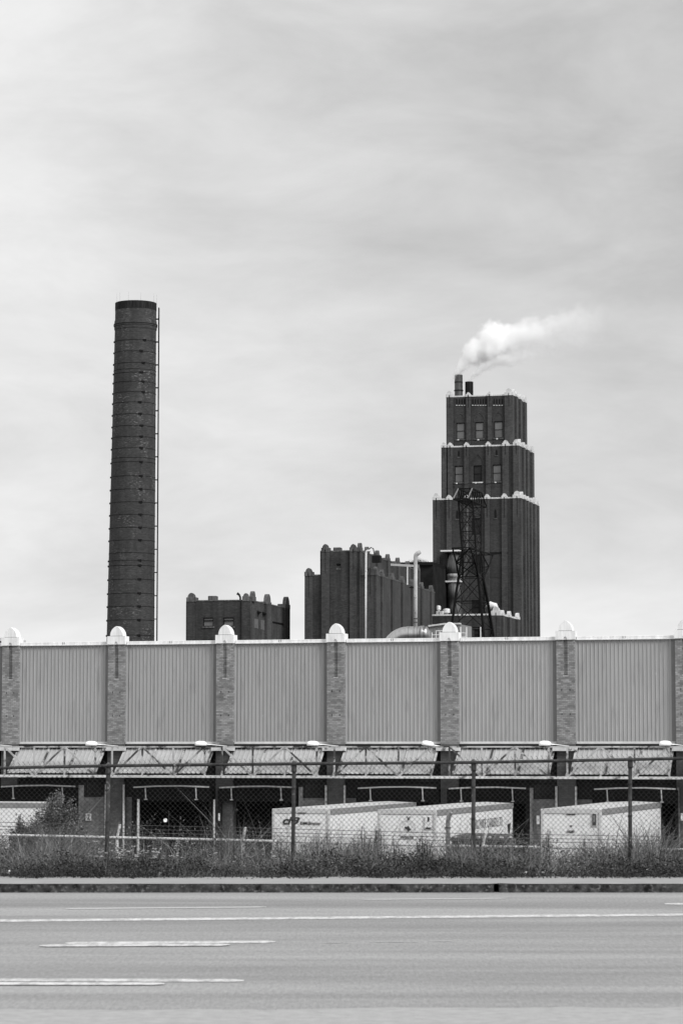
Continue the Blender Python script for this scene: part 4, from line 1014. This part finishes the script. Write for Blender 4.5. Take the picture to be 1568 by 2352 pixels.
a = q(800, 190)[0]; b = MB(); b.path([(a, .6, zt), (a, .6, zt+.35), (a-.1, .6, zt+.6), (a-.3, .6, zt+.75)], [.09, .09, .1, .13], 10); b.build('elbow_vent', m_frame, sb_, True)
# sliver of a far roof at the left edge
FB = Frame(0, 240, 12.5)
t = FB.root('far_roof', 'sliver of a low grey roofed building at the left edge above the coping', 'building')
a = FB.hit(6, 1465); b = MB(); b.box(a[0]-9, a[0], 0, 6, ZG, a[1]-.3); b.build('wall', m_brickm, t); b = MB(); b.box(a[0]-9.2, a[0]+.15, -.2, 6, a[1]-.3, a[1]); b.build('roof', m_stone, t)
# ------------------------------------------------------------------ lattice pylon
PF = Frame(1080, 205, 14)
py_ = PF.root('lattice_pylon', 'black steel lattice pylon with two cross-arms standing in front of the tower', 'pylon')
i1x = lambda x: (1780+x/7.127)/1.7417
i1y = lambda y: (1930+y/7.127)/1.7417
def lv(f, ax, bx, y, dep):
    X, Y_ = f; a = PF.hit(X(ax), Y_(y), 0); c = PF.hit(X(bx), Y_(y), 0)
    z = c[1]; return [(a[0], 0, z), (c[0], 0, z), (c[0], dep, z), (a[0], dep, z)]
I1, I2 = (i1x, i1y), (i2x, i2y)
LV = [lv(I1, 375, 770, 525, 3.8), lv(I1, 400, 800, 860, 3.2), lv(I1, 435, 835, 1395, 2.6), lv(I2, 406, 736, 110, 2.0), lv(I2, 322, 790, 765, 2.0), lv(I2, 235, 850, 1350, 3.0), lv(I2, 150, 910, 1990, 3.8)]
last = LV[-1]; prev = LV[-2]; kz = (ZG-last[0][2])/(last[0][2]-prev[0][2]); LV.append([tuple(l[i]+(l[i]-p_[i])*kz*.9 if i < 2 else ZG for i in range(3)) for l, p_ in zip(last, prev)])
for c_ in range(4):
    b = MB()
    for i in range(len(LV)-1): b.beam(LV[i][c_], LV[i+1][c_], .12 if i < 4 else .17)
    b.build('leg', m_iron if c_ != 3 else m_ironl, py_)
for i in range(len(LV)-1):
    b = MB()
    for s in range(4):
        p1, p2, q1, q2 = LV[i][s], LV[i][(s+1) % 4], LV[i+1][s], LV[i+1][(s+1) % 4]
        w_ = (.055 if i < 4 else .07)*(1 if s < 1 else .6)
        b.beam(p1, p2, w_*1.2)
        split = 2 if i == 6 else 1
        if i in (1, 2): b.beam(*[tuple((a_[j]+c_[j])/2 for j in range(3)) for a_, c_ in ((p1, q1), (p2, q2))], w_)
        for m_ in range(split):
            l = lambda a, c, t: tuple(a[j]+(c[j]-a[j])*t for j in range(3))
            a1, a2, c1, c2 = l(p1, q1, m_/split), l(p2, q2, m_/split), l(p1, q1, (m_+1)/split), l(p2, q2, (m_+1)/split)
            b.beam(a1, c2, w_*.85); b.beam(a2, c1, w_*.85)
            if m_: b.beam(a1, a2, w_)
    b.build('bracing', m_iron, py_)
# upper cross-arm (runs in depth)
A, Bq, Cq, Dq = LV[0]; z0 = A[2]; hT = PF.hit(i1x(785), i1y(168), 0)[1]-z0
fa, fb = (A[0]-.02, -1.95, z0), (Bq[0]+.02, -1.95, z0); ra, rb = (A[0], 5.9, z0), (Bq[0], 5.9, z0)
ta, tb, tc, td = (A[0], 0, z0+hT), (Bq[0], 0, z0+hT), (Bq[0], 3.8, z0+hT), (A[0], 3.8, z0+hT)
b = MB()
for p_, q_, w_ in ((fa, fb, .09), (fa, A, .09), (fb, Bq, .09), (A, Dq, .09), (Bq, Cq, .10), (Cq, rb, .10), (Dq, ra, .09), (ra, rb, .08), (ta, tb, .09), (tb, tc, .09), (tc, rb, .08), (td, ra, .08), (ta, td, .08), (tc, td, .06), (ta, A, .07), (tb, Bq, .07), (tc, Cq, .07), (td, Dq, .07), (ta, Bq, .06), (tb, A, .05), (fa, Bq, .05), (fb, A, .05)): b.beam(p_, q_, w_*.95)
for s_, (lo_, hi_) in enumerate(((A[0], 0), (Bq[0], 0))):
    for i in range(4):
        y0_, y1_ = 3.8*i/4, 3.8*(i+1)/4; b.beam((lo_, y0_, z0+hT), (lo_, y1_, z0), .06); b.beam((lo_, y1_, z0), (lo_, y1_, z0+hT), .06)
for i in range(5): y_ = 3.8*(i+.5)/5; b.beam((A[0], y_, z0), (Bq[0], y_+.3, z0), .05); b.beam((A[0], y_, z0+hT), (Bq[0], y_, z0+hT), .04)
b.build('upper_cross_arm', m_iron, py_)
b = MB(); b.beam(fa, ta, .07); b.beam(fb, tb, .08); b.build('arm_stay', plain('worn_stay', .16, .5, .4, 2), py_)
# lower cross-arm
A, Bq, Cq, Dq = LV[3]; z0 = A[2]; zl2 = PF.hit(i2x(655), i2y(425), -1)[1]
fa, fb, ra, rb = (A[0]-.35, -2.0, z0), (Bq[0]-.05, -2.0, z0), (A[0], 6.0, z0), (Bq[0]+.2, 6.0, z0)
ga, gb, ha, hb_ = (A[0]-.2, -1.3, zl2), (Bq[0]+.2, -1.3, zl2), (A[0], 4.2, zl2), (Bq[0]+.2, 4.2, zl2)
Wt = LV[4]
b = MB()
for p_, q_, w_ in ((fa, fb, .08), (fa, A, .09), (fb, Bq, .11), (Bq, Cq, .1), (Cq, rb, .11), (Dq, ra, .08), (A, Dq, .08), (ra, rb, .08), (ga, gb, .09), (fa, ga, .1), (fb, gb, .09), (ga, Wt[0], .12), (gb, Wt[1], .12), (ga, fb, .08), (ga, Wt[1], .07), (gb, Wt[0], .07), (rb, hb_, .09), (ra, ha, .07), (hb_, Wt[2], .1), (ha, Wt[3], .1), (ha, hb_, .07), (hb_, Cq, .07), (gb, Bq, .08), (ga, A, .07), (hb_, Wt[1], .06), (A, gb, .06)): b.beam(p_, q_, w_*.95)
b.build('lower_cross_arm', m_iron, py_)
# ------------------------------------------------------------------ smoke
def plume(name, label, o, cz, rr_, length, dens, noise_sc, seed, dfall):
    t = bpy.data.meshes.new(name)
    b = MB(); n = 14; seg = 16; pts = []; rs = []
    def interp(tab, x):
        for (a, va), (c, vc) in zip(tab, tab[1:]):
            if a <= x <= c: return va+(vc-va)*(x-a)/(c-a)
        return tab[-1][1]
    for i in range(seg+1):
        x = -1.2+(length+1.6)*i/seg; pts.append((x, 0, interp(cz, max(0, x)))); rs.append(interp(rr_, max(0, x))*1.5+.25)
    base = []
    for (x, y, z), r in zip(pts, rs): b.v += [(x, r*math.cos(2*math.pi*q/n), z+r*math.sin(2*math.pi*q/n)) for q in range(n)]
    for i in range(seg):
        for q in range(n): b.f.append((i*n+q, i*n+(q+1) % n, (i+1)*n+(q+1) % n, (i+1)*n+q))
    b.f += [tuple(range(n-1, -1, -1)), tuple(range(seg*n, (seg+1)*n))]
    m = bpy.data.materials.new(name+'_volume'); m.use_nodes = True; N = m.node_tree.nodes; L = m.node_tree.links; N.clear()
    out = N.new('ShaderNodeOutputMaterial'); pv = N.new('ShaderNodeVolumePrincipled'); L.new(pv.outputs[0], out.inputs['Volume'])
    pv.inputs['Color'].default_value = (1, 1, 1, 1); pv.inputs['Anisotropy'].default_value = .0
    tc = N.new('ShaderNodeTexCoord'); 
    nz = N.new('ShaderNodeTexNoise'); nz.inputs['Scale'].default_value = noise_sc; nz.inputs['Detail'].default_value = 5; nz.inputs['Roughness'].default_value = .68
    mp = N.new('ShaderNodeMapping'); mp.inputs['Location'].default_value = (seed, seed*2, 0); L.new(tc.outputs['Object'], mp.inputs[0]); L.new(mp.outputs[0], nz.inputs['Vector'])
    sp = N.new('ShaderNodeSeparateXYZ'); L.new(tc.outputs['Object'], sp.inputs[0])
    def math_(op, a, c=None, d=None):
        q = N.new('ShaderNodeMath'); q.operation = op
        for i, s in enumerate((a, c, d)):
            if s is None: continue
            if isinstance(s, (int, float)): q.inputs[i].default_value = s
            else: L.new(s, q.inputs[i])
        return q.outputs[0]
    def curve(tab, mx, my):
        xn_ = math_('DIVIDE', sp.outputs[0], mx); fc = N.new('ShaderNodeFloatCurve'); c = fc.mapping.curves[0]
        pts = [(max(0, x/mx), y/my) for x, y in tab]
        c.points[0].location = pts[0]; c.points[1].location = pts[-1]
        for p_ in pts[1:-1]: c.points.new(*p_)
        fc.mapping.update(); L.new(xn_, fc.inputs['Value']); return math_('MULTIPLY', fc.outputs[0], my)
    czn = curve(cz, length, 12); rn = curve(rr_, length, 6); fn = curve(dfall, length, 1)
    dz = math_('SUBTRACT', sp.outputs[2], czn)
    dd_ = math_('SQRT', math_('ADD', math_('MULTIPLY', sp.outputs[1], sp.outputs[1]), math_('MULTIPLY', dz, dz)))
    rel = math_('DIVIDE', dd_, rn)
    nn = math_('MULTIPLY', math_('SUBTRACT', nz.outputs['Fac'], .5), 3.4)
    v = math_('SUBTRACT', math_('ADD', 1.0, nn), math_('MULTIPLY', rel, 1.25))
    v = math_('MINIMUM', math_('MAXIMUM', v, 0), 1.0)
    start = math_('MINIMUM', math_('MAXIMUM', math_('MULTIPLY', math_('ADD', sp.outputs[0], .8), 1.4), 0), 1)
    dn = math_('MULTIPLY', math_('MULTIPLY', math_('MULTIPLY', v, dens), fn), start)
    L.new(dn, pv.inputs['Density'])
    ob = b.build(name, m); ob.location = o; ob['label'] = label; ob['category'] = 'smoke'; ob['kind'] = 'stuff'; return ob
sA = TW.o + TW.t*stackA[0] + TW.e*stackA[1] + Vector((0, 0, stackA[2])); sB = TW.o + TW.t*stackB[0] + TW.e*stackB[1] + Vector((0, 0, stackB[2]))
plume('smoke', 'thick white plume drifting right from the taller flue', sA, [(0, .75), (.9, 2.1), (2.4, 3.3), (4.2, 3.9), (7, 4.3), (11, 5.1), (17, 5.9)], [(0, 1.15), (.9, 1.8), (2.4, 2.5), (4.3, 2.5), (8, 2.3), (11, 2.7), (17, 3.3)], 17, 5, .5, 3.1, [(0, 1.0), (1.2, 1), (5, .7), (7, .34), (10, .16), (14, .06), (17, .0)])
plume('smoke', 'faint grey wisp drifting right from the shorter flue', sB, [(0, .1), (.8, 1.0), (2, 1.8), (4, 2.6), (8, 3.1)], [(0, .4), (1.0, .7), (3, 1.1), (8, 1.3)], 8, 2.6, .6, 9.3, [(0, .4), (1, 1), (4, .6), (8, 0)])
# ------------------------------------------------------------------ fences
def chain(x0, x1, ztop, zbot, yf, w, r):
    b = MB(); n = int((x1-x0)/w); hh = w/2*1.02; h3 = r*.87
    for i in range(n):
        xa = x0+i*w; zt = ztop(xa)+.05; y = yf(xa); m = int((ztop(xa)-zbot(xa))/hh)+1
        base = len(b.v)
        for j in range(m+1):
            z = zt-j*hh; x = xa+(w*.54 if j % 2 else -w*.04); yy = y+(.004 if j % 2 else -.004)
            if j == 0: x = xa+w*.12
            b.v += [(x-r, yy+h3*.5, z), (x+r, yy+h3*.5, z), (x, yy-h3, z)]
        for j in range(m):
            q = base+j*3
            b.f += [(q, q+1, q+4, q+3), (q+1, q+2, q+5, q+4), (q+2, q, q+3, q+5)]
        base = len(b.v)      # the mirrored wire of the weave
        for j in range(m+1):
            z = zt-j*hh; x = xa+w/2+(w*.54 if not j % 2 else -w*.04); yy = y+(-.004 if j % 2 else .004)
            if j == 0: x = xa-w*.12+w*0
            b.v += [(x-r, yy+h3*.5, z), (x+r, yy+h3*.5, z), (x, yy-h3, z)]
        for j in range(1, m):
            q = base+j*3
            b.f += [(q, q+1, q+4, q+3), (q+1, q+2, q+5, q+4), (q+2, q, q+3, q+5)]
    return b
Y1 = 38.0
rail_px = [(-400, 1768), (0, 1764), (248, 1759), (675, 1754.5), (1088, 1751.3), (1448, 1744.5), (1568, 1742), (2000, 1737)]
rp = [at(x, y, Y1) for x, y in rail_px]
def zrail(x):
    for a, c in zip(rp, rp[1:]):
        if x <= c.x: return a.z+(c.z-a.z)*(x-a.x)/(c.x-a.x)
    return rp[-1].z
fence = thing('chain_link_fence', 'dark pipe-topped chain-link fence running along the weeds behind the pavement', 'fence', (0, Y1, 0))
b = MB(); pts = [(p_.x, 0, p_.z) for p_ in rp]; b.path(pts, .022, 10); b.build('top_rail', m_galv, fence, True)
for px, w_ in ((-190, 1), (248, 1), (675, 1), (1088, 1), (1448, 1), (1830, 1)):
    x = at(px, 1850, Y1).x; z = zrail(x)
    b = MB(); b.tube((x-.02, .055, gz(Y1)-.3), (x, .055, z-.01), .028 if px != 248 else .032, 12); p_ = b.build('post', m_galv, fence, True)
    b = MB(); b.lathe([(.034, z-.12), (.038, z-.10), (.038, z-.02), (.03, z+.03), (.008, z+.05)], x, .05, 12); b.build('post_cap', m_ironl, p_, True)
    b = MB()
    for zz in (z-.35, z-.8, z-1.25): b.lathe([(.034, zz-.012), (.034, zz+.012)], x-.01, .055, 12)
    b.build('tie_band', m_wire, p_)
ch_ = chain(-7.4, 7.4, lambda x: zrail(x)+.03, lambda x: gz(Y1)+.02, lambda x: -.035, .0715, .0027)
ch_.build('wire_mesh', m_wire, fence)
# second fence lower down the bank
Y2 = 62.0
r2p = [at(x, y, Y2) for x, y in ((-500, 1905), (0, 1917.5), (574, 1930.5), (994, 1942), (1568, 1951), (2100, 1957))]
def zr2(x):
    for a, c in zip(r2p, r2p[1:]):
        if x <= c.x: return a.z+(c.z-a.z)*(x-a.x)/(c.x-a.x)
    return r2p[-1].z
f2_ = thing('barbed_fence', 'lower chain-link fence with white rail and slanted barbed-wire arms, down the bank', 'fence', (0, Y2, 0))
b = MB(); b.path([(p_.x, 0, p_.z) for p_ in r2p], .03, 8); b.build('top_rail', m_galvw, f2_, True)
for px in (-10, 269, 557, 835, 1108, 1392, 1680):
    x = at(px, 1935, Y2).x; z = zr2(x)
    b = MB(); b.tube((x, .05, gz(Y2)-.2), (x, .05, z), .035, 8); p_ = b.build('post', m_galvw, f2_, True)
    b = MB(); b.beam((x, .03, z-.02), (x+.07, -.05, z+.30), .05, .04); b.build('barb_arm', m_galvw, p_)
b = MB()
for k_, (dy_, dz_) in enumerate(((-.02, .12), (-.035, .20), (-.05, .29))):
    pts = [(p_.x+.03*k_, dy_, p_.z+dz_) for p_ in r2p]; b.path(pts, .006, 4)
    x = r2p[0].x
    while x < r2p[-1].x: z = zr2(x)+dz_; b.beam((x-.02, dy_, z-.02), (x+.02, dy_, z+.02), .006); x += .13
b.build('barbed_wire', m_ironl, f2_)
ch2 = chain(-9, 9, lambda x: zr2(x)+.03, lambda x: zr2(x)-1.2, lambda x: -.035, .0715, .0025); ch2.build('wire_mesh', m_ironl, f2_)
# ------------------------------------------------------------------ vegetation
m_grass = foliage('grass_blades', .04, .30); m_leaf = foliage('weed_leaves', .03, .22); m_shrub = foliage('shrub_leaves', .012, .30); m_stalk = foliage('dry_stalks', .14, .40); m_umbel = plain('umbel_white', .42, .8, .1, 9)
m_tall = foliage('tall_weed', .03, .12)
def blade(b, x, y, z, h, lean_x, lean_y, w):
    a = random.uniform(0, math.pi); cx_, sx_ = math.cos(a)*w, math.sin(a)*w*.6
    p = [(x-cx_, y-sx_, z), (x+cx_, y+sx_, z), (x+lean_x*.35-cx_*.8, y+lean_y*.35-sx_*.8, z+h*.55), (x+lean_x*.35+cx_*.8, y+lean_y*.35+sx_*.8, z+h*.55), (x+lean_x, y+lean_y, z+h)]
    b.add(p, [(0, 1, 3, 2), (2, 3, 4)])
def leafq(b, p, s, w=.5):
    d = Vector((random.gauss(0, 1), random.gauss(0, 1), random.gauss(.2, .8))).normalized(); e = d.cross(Vector((random.gauss(0, 1), random.gauss(0, 1), random.gauss(0, 1)))).normalized()*s*w
    p = Vector(p); b.add([p, p+d*s*.5+e*.5, p+d*s, p+d*s*.5-e*.5], [(0, 1, 2, 3)])
def clump(x, y):  # low frequency height variation
    return .78+.30*math.sin(x*1.3+y*.7)+.20*math.sin(x*3.1+1.3)+.20*math.sin(x*6.7+y*2.1)+.12*math.sin(x*13.3-y*3.7)
def hmax(y):
    if y < 34.0: return .13
    if y < 36: return .13+(y-34.0)*.10
    if y < 39: return .33+(y-36)*.07
    return .54
g = MB()
for i in range(60000):
    y = 33.75+(random.random()**.9)*10.5; x = random.uniform(-1, 1)*(y*.185)
    c = max(.35, clump(x, y)); h = hmax(y)*c*random.uniform(.45, 1.25)*(1.35 if clump(x*1.7+3, 0) > 1.05 and y > 36.5 else .92)
    if random.random() < .06: h *= random.uniform(1.2, 1.7)
    blade(g, x, y, gz(y), h, random.gauss(.04, .48)*h, random.gauss(0, .35)*h, random.uniform(.0025, .0065))
g.v = g.v; o = g.build('grass', m_grass); tag(o, None, None); del o['label']; del o['category']; o['kind'] = 'stuff'; o['label'] = 'long unmown grass between the pavement and the fences'
m_leafshade = foliage('shade_weed_leaves', .010, .06)  # self-shadow at the front of the verge put into leaf colour
def weed_mass(cnt, y0, y1, pw, mat, name, label, hk, sz, fy):
    g = MB()
    for i in range(cnt):
        y = y0+random.random()**pw*(y1-y0); x = random.uniform(-1, 1)*(y*.185)
        if math.sin(x*1.7+fy)+math.sin(x*4.3-y*.6+fy)+.7*math.sin(x*9.1+y*2) < -.35 and random.random() < .8: continue
        c = max(.4, clump(x+fy, y)); R_ = random.uniform(.06, .16); hh = hmax(y)*c*random.uniform(hk*.5, hk)+.05
        for j in range(22):
            t_ = random.random()**.7
            leafq(g, (x+random.gauss(0, R_*(1.1-.5*t_)), y+random.gauss(0, R_), gz(y)+max(.01, t_*hh)), random.uniform(*sz), .6)
    o = g.build(name, mat); o['kind'] = 'stuff'; o['label'] = label
weed_mass(5200, 33.75, 36.6, 1.2, m_leafshade, 'shade_toned_weeds', 'low leafy weeds along the back of the pavement, shade painted into the leaves', 1.0, (.018, .045), .3)
weed_mass(5200, 34.6, 42.5, .9, m_leaf, 'low_weeds', 'leafy weeds mixed through the grass verge', 1.0, (.016, .042), 1.7)
g = MB()
for i in range(1500):
    y = random.uniform(35.5, 46); x = random.uniform(-1, 1)*(y*.16); h = random.uniform(.45, .95)*(1 if y < 42 else 1.1)
    if math.sin(x*1.9+.7)+.6*math.sin(x*4.4) < 0 and random.random() < .7: h *= .7
    lx = random.gauss(.05, .16)*h; blade(g, x, y, gz(y), h, lx, random.gauss(0, .1), .0022)
    for k_ in range(5):
        t_ = random.uniform(.75, 1.0); leafq(g, (x+lx*t_*t_, y, gz(y)+h*t_), .03, .25)
o = g.build('dry_stalks', m_stalk); o['kind'] = 'stuff'; o['label'] = 'thin pale seeding grass stalks rising above the verge'
# white umbel flowers
g = MB()
for i in range(120):
    px = random.choice([random.gauss(330, 90), random.gauss(280, 60), random.uniform(40, 640)]); py = random.gauss(1960, 14)
    Yf = random.uniform(36.5, 41); p_ = at(px, min(max(py, 1932), 1990), Yf)
    w_ = random.uniform(.018, .045)
    for k_ in range(9):
        a = random.uniform(0, 6.28); r = random.random()**.5*w_; c0 = Vector((p_.x+r*math.cos(a), p_.y+r*math.sin(a), p_.z+random.uniform(-.006, .01)-r*.1)); s = random.uniform(.006, .012)
        g.add([c0+Vector((s, 0, 0)), c0+Vector((0, s, .002)), c0+Vector((-s, 0, 0)), c0+Vector((0, -s, -.003))], [(0, 1, 2, 3)])
o = g.build('wildflowers', m_umbel); o['kind'] = 'stuff'; o['label'] = 'flat white umbel flowers dotted through the grass at the left'
def shrub(name, label, px, Yp, zt, wid, nst, nleaf, mat, cat='shrub', leaf=(.02, .045), group=None, spread=.5, bare=.25, lw=.45, hlo=.78):
    p = at(px, 1900, Yp); base = gz(Yp); t = thing(name, label, cat, (p.x, Yp, base), 0, group); H = zt-base
    st = MB(); lf = MB()
    for i in range(nst):
        a = random.uniform(0, 6.28); sp_ = random.random()**.7*wid/2; top_ = Vector((sp_*math.cos(a), sp_*math.sin(a)*.7, H*random.uniform(hlo, 1.0)*(1-.28*(sp_/(wid/2))**2)))
        root = Vector((sp_*.25*math.cos(a), sp_*.25*math.sin(a), 0)); mid = (root+top_)/2+Vector((random.gauss(0, .03), random.gauss(0, .03), H*.06))
        pts = [root, (root+mid)/2, mid, (mid+top_)/2, top_]; st.path(pts, [.010, .008, .006, .004, .002], 4)
        for j in range(nleaf):
            s_ = bare+(1-bare)*random.random(); k_ = min(3, int(s_*4)); f_ = s_*4-k_; q_ = pts[k_]*(1-f_)+pts[k_+1]*f_
            r = spread*.12*(1.25-s_)+.015
            leafq(lf, q_+Vector((random.gauss(0, r), random.gauss(0, r), random.gauss(0, r))), random.uniform(*leaf), lw)
    st.build('stems', m_iron if mat is m_tall else m_tall, t); lf.build('foliage', mat, t); return t
zY = lambda py, Y: at(784, py, Y).z
shrub('shrub', 'tall leafy shrub behind both fences, right one of the two at the left', 135, 64, zY(1812, 64), 1.6, 90, 330, m_shrub, group='leafy shrubs at the left', leaf=(.03, .07), spread=1.1, bare=.45, hlo=.82)
shrub('shrub', 'shorter leafy shrub behind both fences at the left edge', 42, 64.6, zY(1868, 64.6), 1.4, 60, 260, m_shrub, group='leafy shrubs at the left', leaf=(.03, .07), spread=1.1, bare=.45, hlo=.86)
shrub('shrub', 'low leafy shrub filling the gap under the two left shrubs', 88, 63.5, zY(1885, 63.5), 1.3, 45, 240, m_shrub, leaf=(.03, .06), spread=1.1, bare=.5, hlo=.88)
tl = [(834, 1890, .30, 'slender dark weed in front of the white trailer with DM Breton lettering'), (871, 1881, .26, 'upright dark weed beside the left edge of trailer W5578'), (812, 1915, .3, 'short bushy dark weed left of the slender one'), (968, 1898, .30, 'feathery dark weed below the number W5578'), (1045, 1915, .35, 'feathery weed at the foot of the exhaust pipe'), (985, 1925, .3, 'low feathery weed left of the exhaust pipe'),
      (1205, 1903, .45, 'feathery weed filling the gap left of trailer 56280'), (1165, 1922, .35, 'low feathery weed right of the truck cab'), (1255, 1895, .30, 'dark weed at the left corner of trailer 56280'), (1440, 1912, .35, 'wispy dark weed beside the right-hand fence post'), (1520, 1905, .4, 'wispy dark weed near the right edge'),
      (360, 1888, .5, 'pale scrubby weed in front of the left empty dock'), (490, 1915, .35, 'pale scrubby weed between the two empty docks'), (1340, 1920, .3, 'wispy weed below the trailer numbered 56280')]
tl += [(640, 1918, .4, 'loose dark weed at the left corner of the trailer with DM Breton lettering'), (735, 1905, .45, 'tall wispy weed below the DM Breton lettering'), (905, 1915, .35, 'bushy weed under the left edge of trailer W5578'), (1380, 1915, .35, 'wispy weed at the right corner of trailer 56280'), (1548, 1912, .4, 'dense weed at the far right edge')]
for px, pyt, wd, lab in tl:
    Yp = random.uniform(40.5, 43); shrub('tall_weed', lab, px, Yp, zY(pyt, Yp), wd, 12, 110, m_tall if px > 700 else m_leaf, 'weed', (.012, .032), 'tall weeds behind the fence', .45, .35, .3)
# scraps of litter at the pavement edge
for px, py, s, lab in ((765, 1992, .05, 'crumpled white paper scrap in the weeds near the middle'), (1252, 2007, .06, 'flat white paper scrap on the pavement edge, right of centre'), (1485, 2001, .045, 'small white paper scrap near the right edge'), (1205, 2009, .03, 'tiny white paper scrap left of the flat one'), (22, 2006, .035, 'small white paper scrap at the left corner')):
    p_ = ground_pt(px, py, .12); b = MB(); n = 6
    for i in range(n): b.v.append((s*math.cos(i*1.05)*random.uniform(.6, 1.2), s*.7*math.sin(i*1.05), .01+random.uniform(0, .03)))
    b.v.append((0, 0, .045)); b.v.append((0, 0, -.01))
    for i in range(n): b.f += [(i, (i+1) % n, n), ((i+1) % n, i, n+1)]
    o = b.build('paper_scrap', m_lamp); o.location = p_; tag(o, lab, 'litter', 'litter on the verge')
# ------------------------------------------------------------------ sky and light
SUN_EL, SUN_AZ = R(38), R(46)     # azimuth measured from behind the camera (-Y) towards +X
wd = bpy.data.worlds.new('World'); bpy.context.scene.world = wd; wd.use_nodes = True
N = wd.node_tree.nodes; L = wd.node_tree.links; bg = N['Background']
sky = N.new('ShaderNodeTexSky'); sky.sky_type = 'NISHITA'; sky.sun_disc = False; sky.sun_elevation = SUN_EL; sky.sun_rotation = math.pi-SUN_AZ
bw = N.new('ShaderNodeRGBToBW'); L.new(sky.outputs[0], bw.inputs[0])
tc = N.new('ShaderNodeTexCoord')
def skynoise(loc, scale, sc, det, rough=.5, dist=0):
    mp = N.new('ShaderNodeMapping'); mp.inputs['Scale'].default_value = scale; mp.inputs['Location'].default_value = loc
    mp.inputs['Rotation'].default_value = (0, R(-8), 0)
    L.new(tc.outputs['Generated'], mp.inputs[0]); n = N.new('ShaderNodeTexNoise'); n.inputs['Scale'].default_value = sc; n.inputs['Detail'].default_value = det; n.inputs['Roughness'].default_value = rough; n.inputs['Distortion'].default_value = dist
    L.new(mp.outputs[0], n.inputs['Vector']); return n.outputs['Fac']
n1 = skynoise((.35, 0, .6), (1, 1, 2.6), 3.2, 3, .45, .3); n2 = skynoise((2.1, 0, 1.7), (1, 1, 2.6), 11, 7, .58, .3)
# overcast: even luminance with soft cloud structure; brighter towards the horizon, a darker bank high to the right
sep = N.new('ShaderNodeSeparateXYZ'); L.new(tc.outputs['Generated'], sep.inputs[0])
def M_(op, a, c):
    q_ = N.new('ShaderNodeMath'); q_.operation = op
    for i, s in enumerate((a, c)):
        if isinstance(s, (int, float)): q_.inputs[i].default_value = s
        else: L.new(s, q_.inputs[i])
    return q_.outputs[0]
base = M_('MULTIPLY', M_('SUBTRACT', n1, .5), .50)
base = M_('ADD', base, M_('MULTIPLY', M_('SUBTRACT', n2, .5), .44))
el = M_('MULTIPLY', M_('MINIMUM', sep.outputs[2], .6), -.74)
rt = M_('MULTIPLY', M_('MULTIPLY', M_('MAXIMUM', M_('MINIMUM', sep.outputs[0], .4), -.4), M_('MINIMUM', M_('MAXIMUM', sep.outputs[2], 0), .4)), -3.8)
lum = M_('ADD', M_('ADD', M_('ADD', .83, base), el), rt)
lum = M_('MAXIMUM', lum, .25)
nis = M_('MULTIPLY', M_('MINIMUM', bw.outputs[0], 8.0), .004)
# the cloud veil is brightest around the hidden sun, behind the camera
dp = N.new('ShaderNodeVectorMath'); dp.operation = 'DOT_PRODUCT'; L.new(tc.outputs['Generated'], dp.inputs[0])
dp.inputs[1].default_value = (math.sin(SUN_AZ)*math.cos(SUN_EL), -math.cos(SUN_AZ)*math.cos(SUN_EL), math.sin(SUN_EL))
gl = M_('MULTIPLY', M_('POWER', M_('MAXIMUM', dp.outputs['Value'], 0), 1.5), .75)
cloud = M_('MULTIPLY', M_('ADD', M_('ADD', lum, gl), nis), 1/.15)
L.new(cloud, bg.inputs['Color']); bg.inputs['Strength'].default_value = .15
sun = bpy.data.lights.new('sun', 'SUN'); sun.energy = 3.2; sun.angle = R(22); so = bpy.data.objects.new('sun', sun); C.objects.link(so)
dirv = Vector((math.sin(SUN_AZ)*math.cos(SUN_EL), -math.cos(SUN_AZ)*math.cos(SUN_EL), math.sin(SUN_EL)))
so.rotation_euler = dirv.to_track_quat('Z', 'Y').to_euler()
# ------------------------------------------------------------------ camera and output
cam = bpy.data.cameras.new('camera'); co = bpy.data.objects.new('camera', cam); C.objects.link(co)
co.location = (0, 0, HCAM); co.rotation_euler = (math.pi/2+PITCH, 0, 0)
cam.sensor_fit = 'VERTICAL'; cam.sensor_height = 36; cam.lens = 36*F/2352; cam.clip_end = 8000; cam.clip_start = .5
cam.dof.use_dof = True; cam.dof.focus_distance = 125; cam.dof.aperture_fstop = 7.0
sc = bpy.context.scene; sc.camera = co
sc.view_settings.view_transform = 'Standard'; sc.view_settings.look = 'None'; sc.view_settings.exposure = 0; sc.view_settings.gamma = 1
sc.render.resolution_x = 682; sc.render.resolution_y = 1024
try:
    sc.cycles.volume_bounces = 16; sc.cycles.max_bounces = 18; sc.cycles.volume_step_rate = 1.0
except Exception: pass
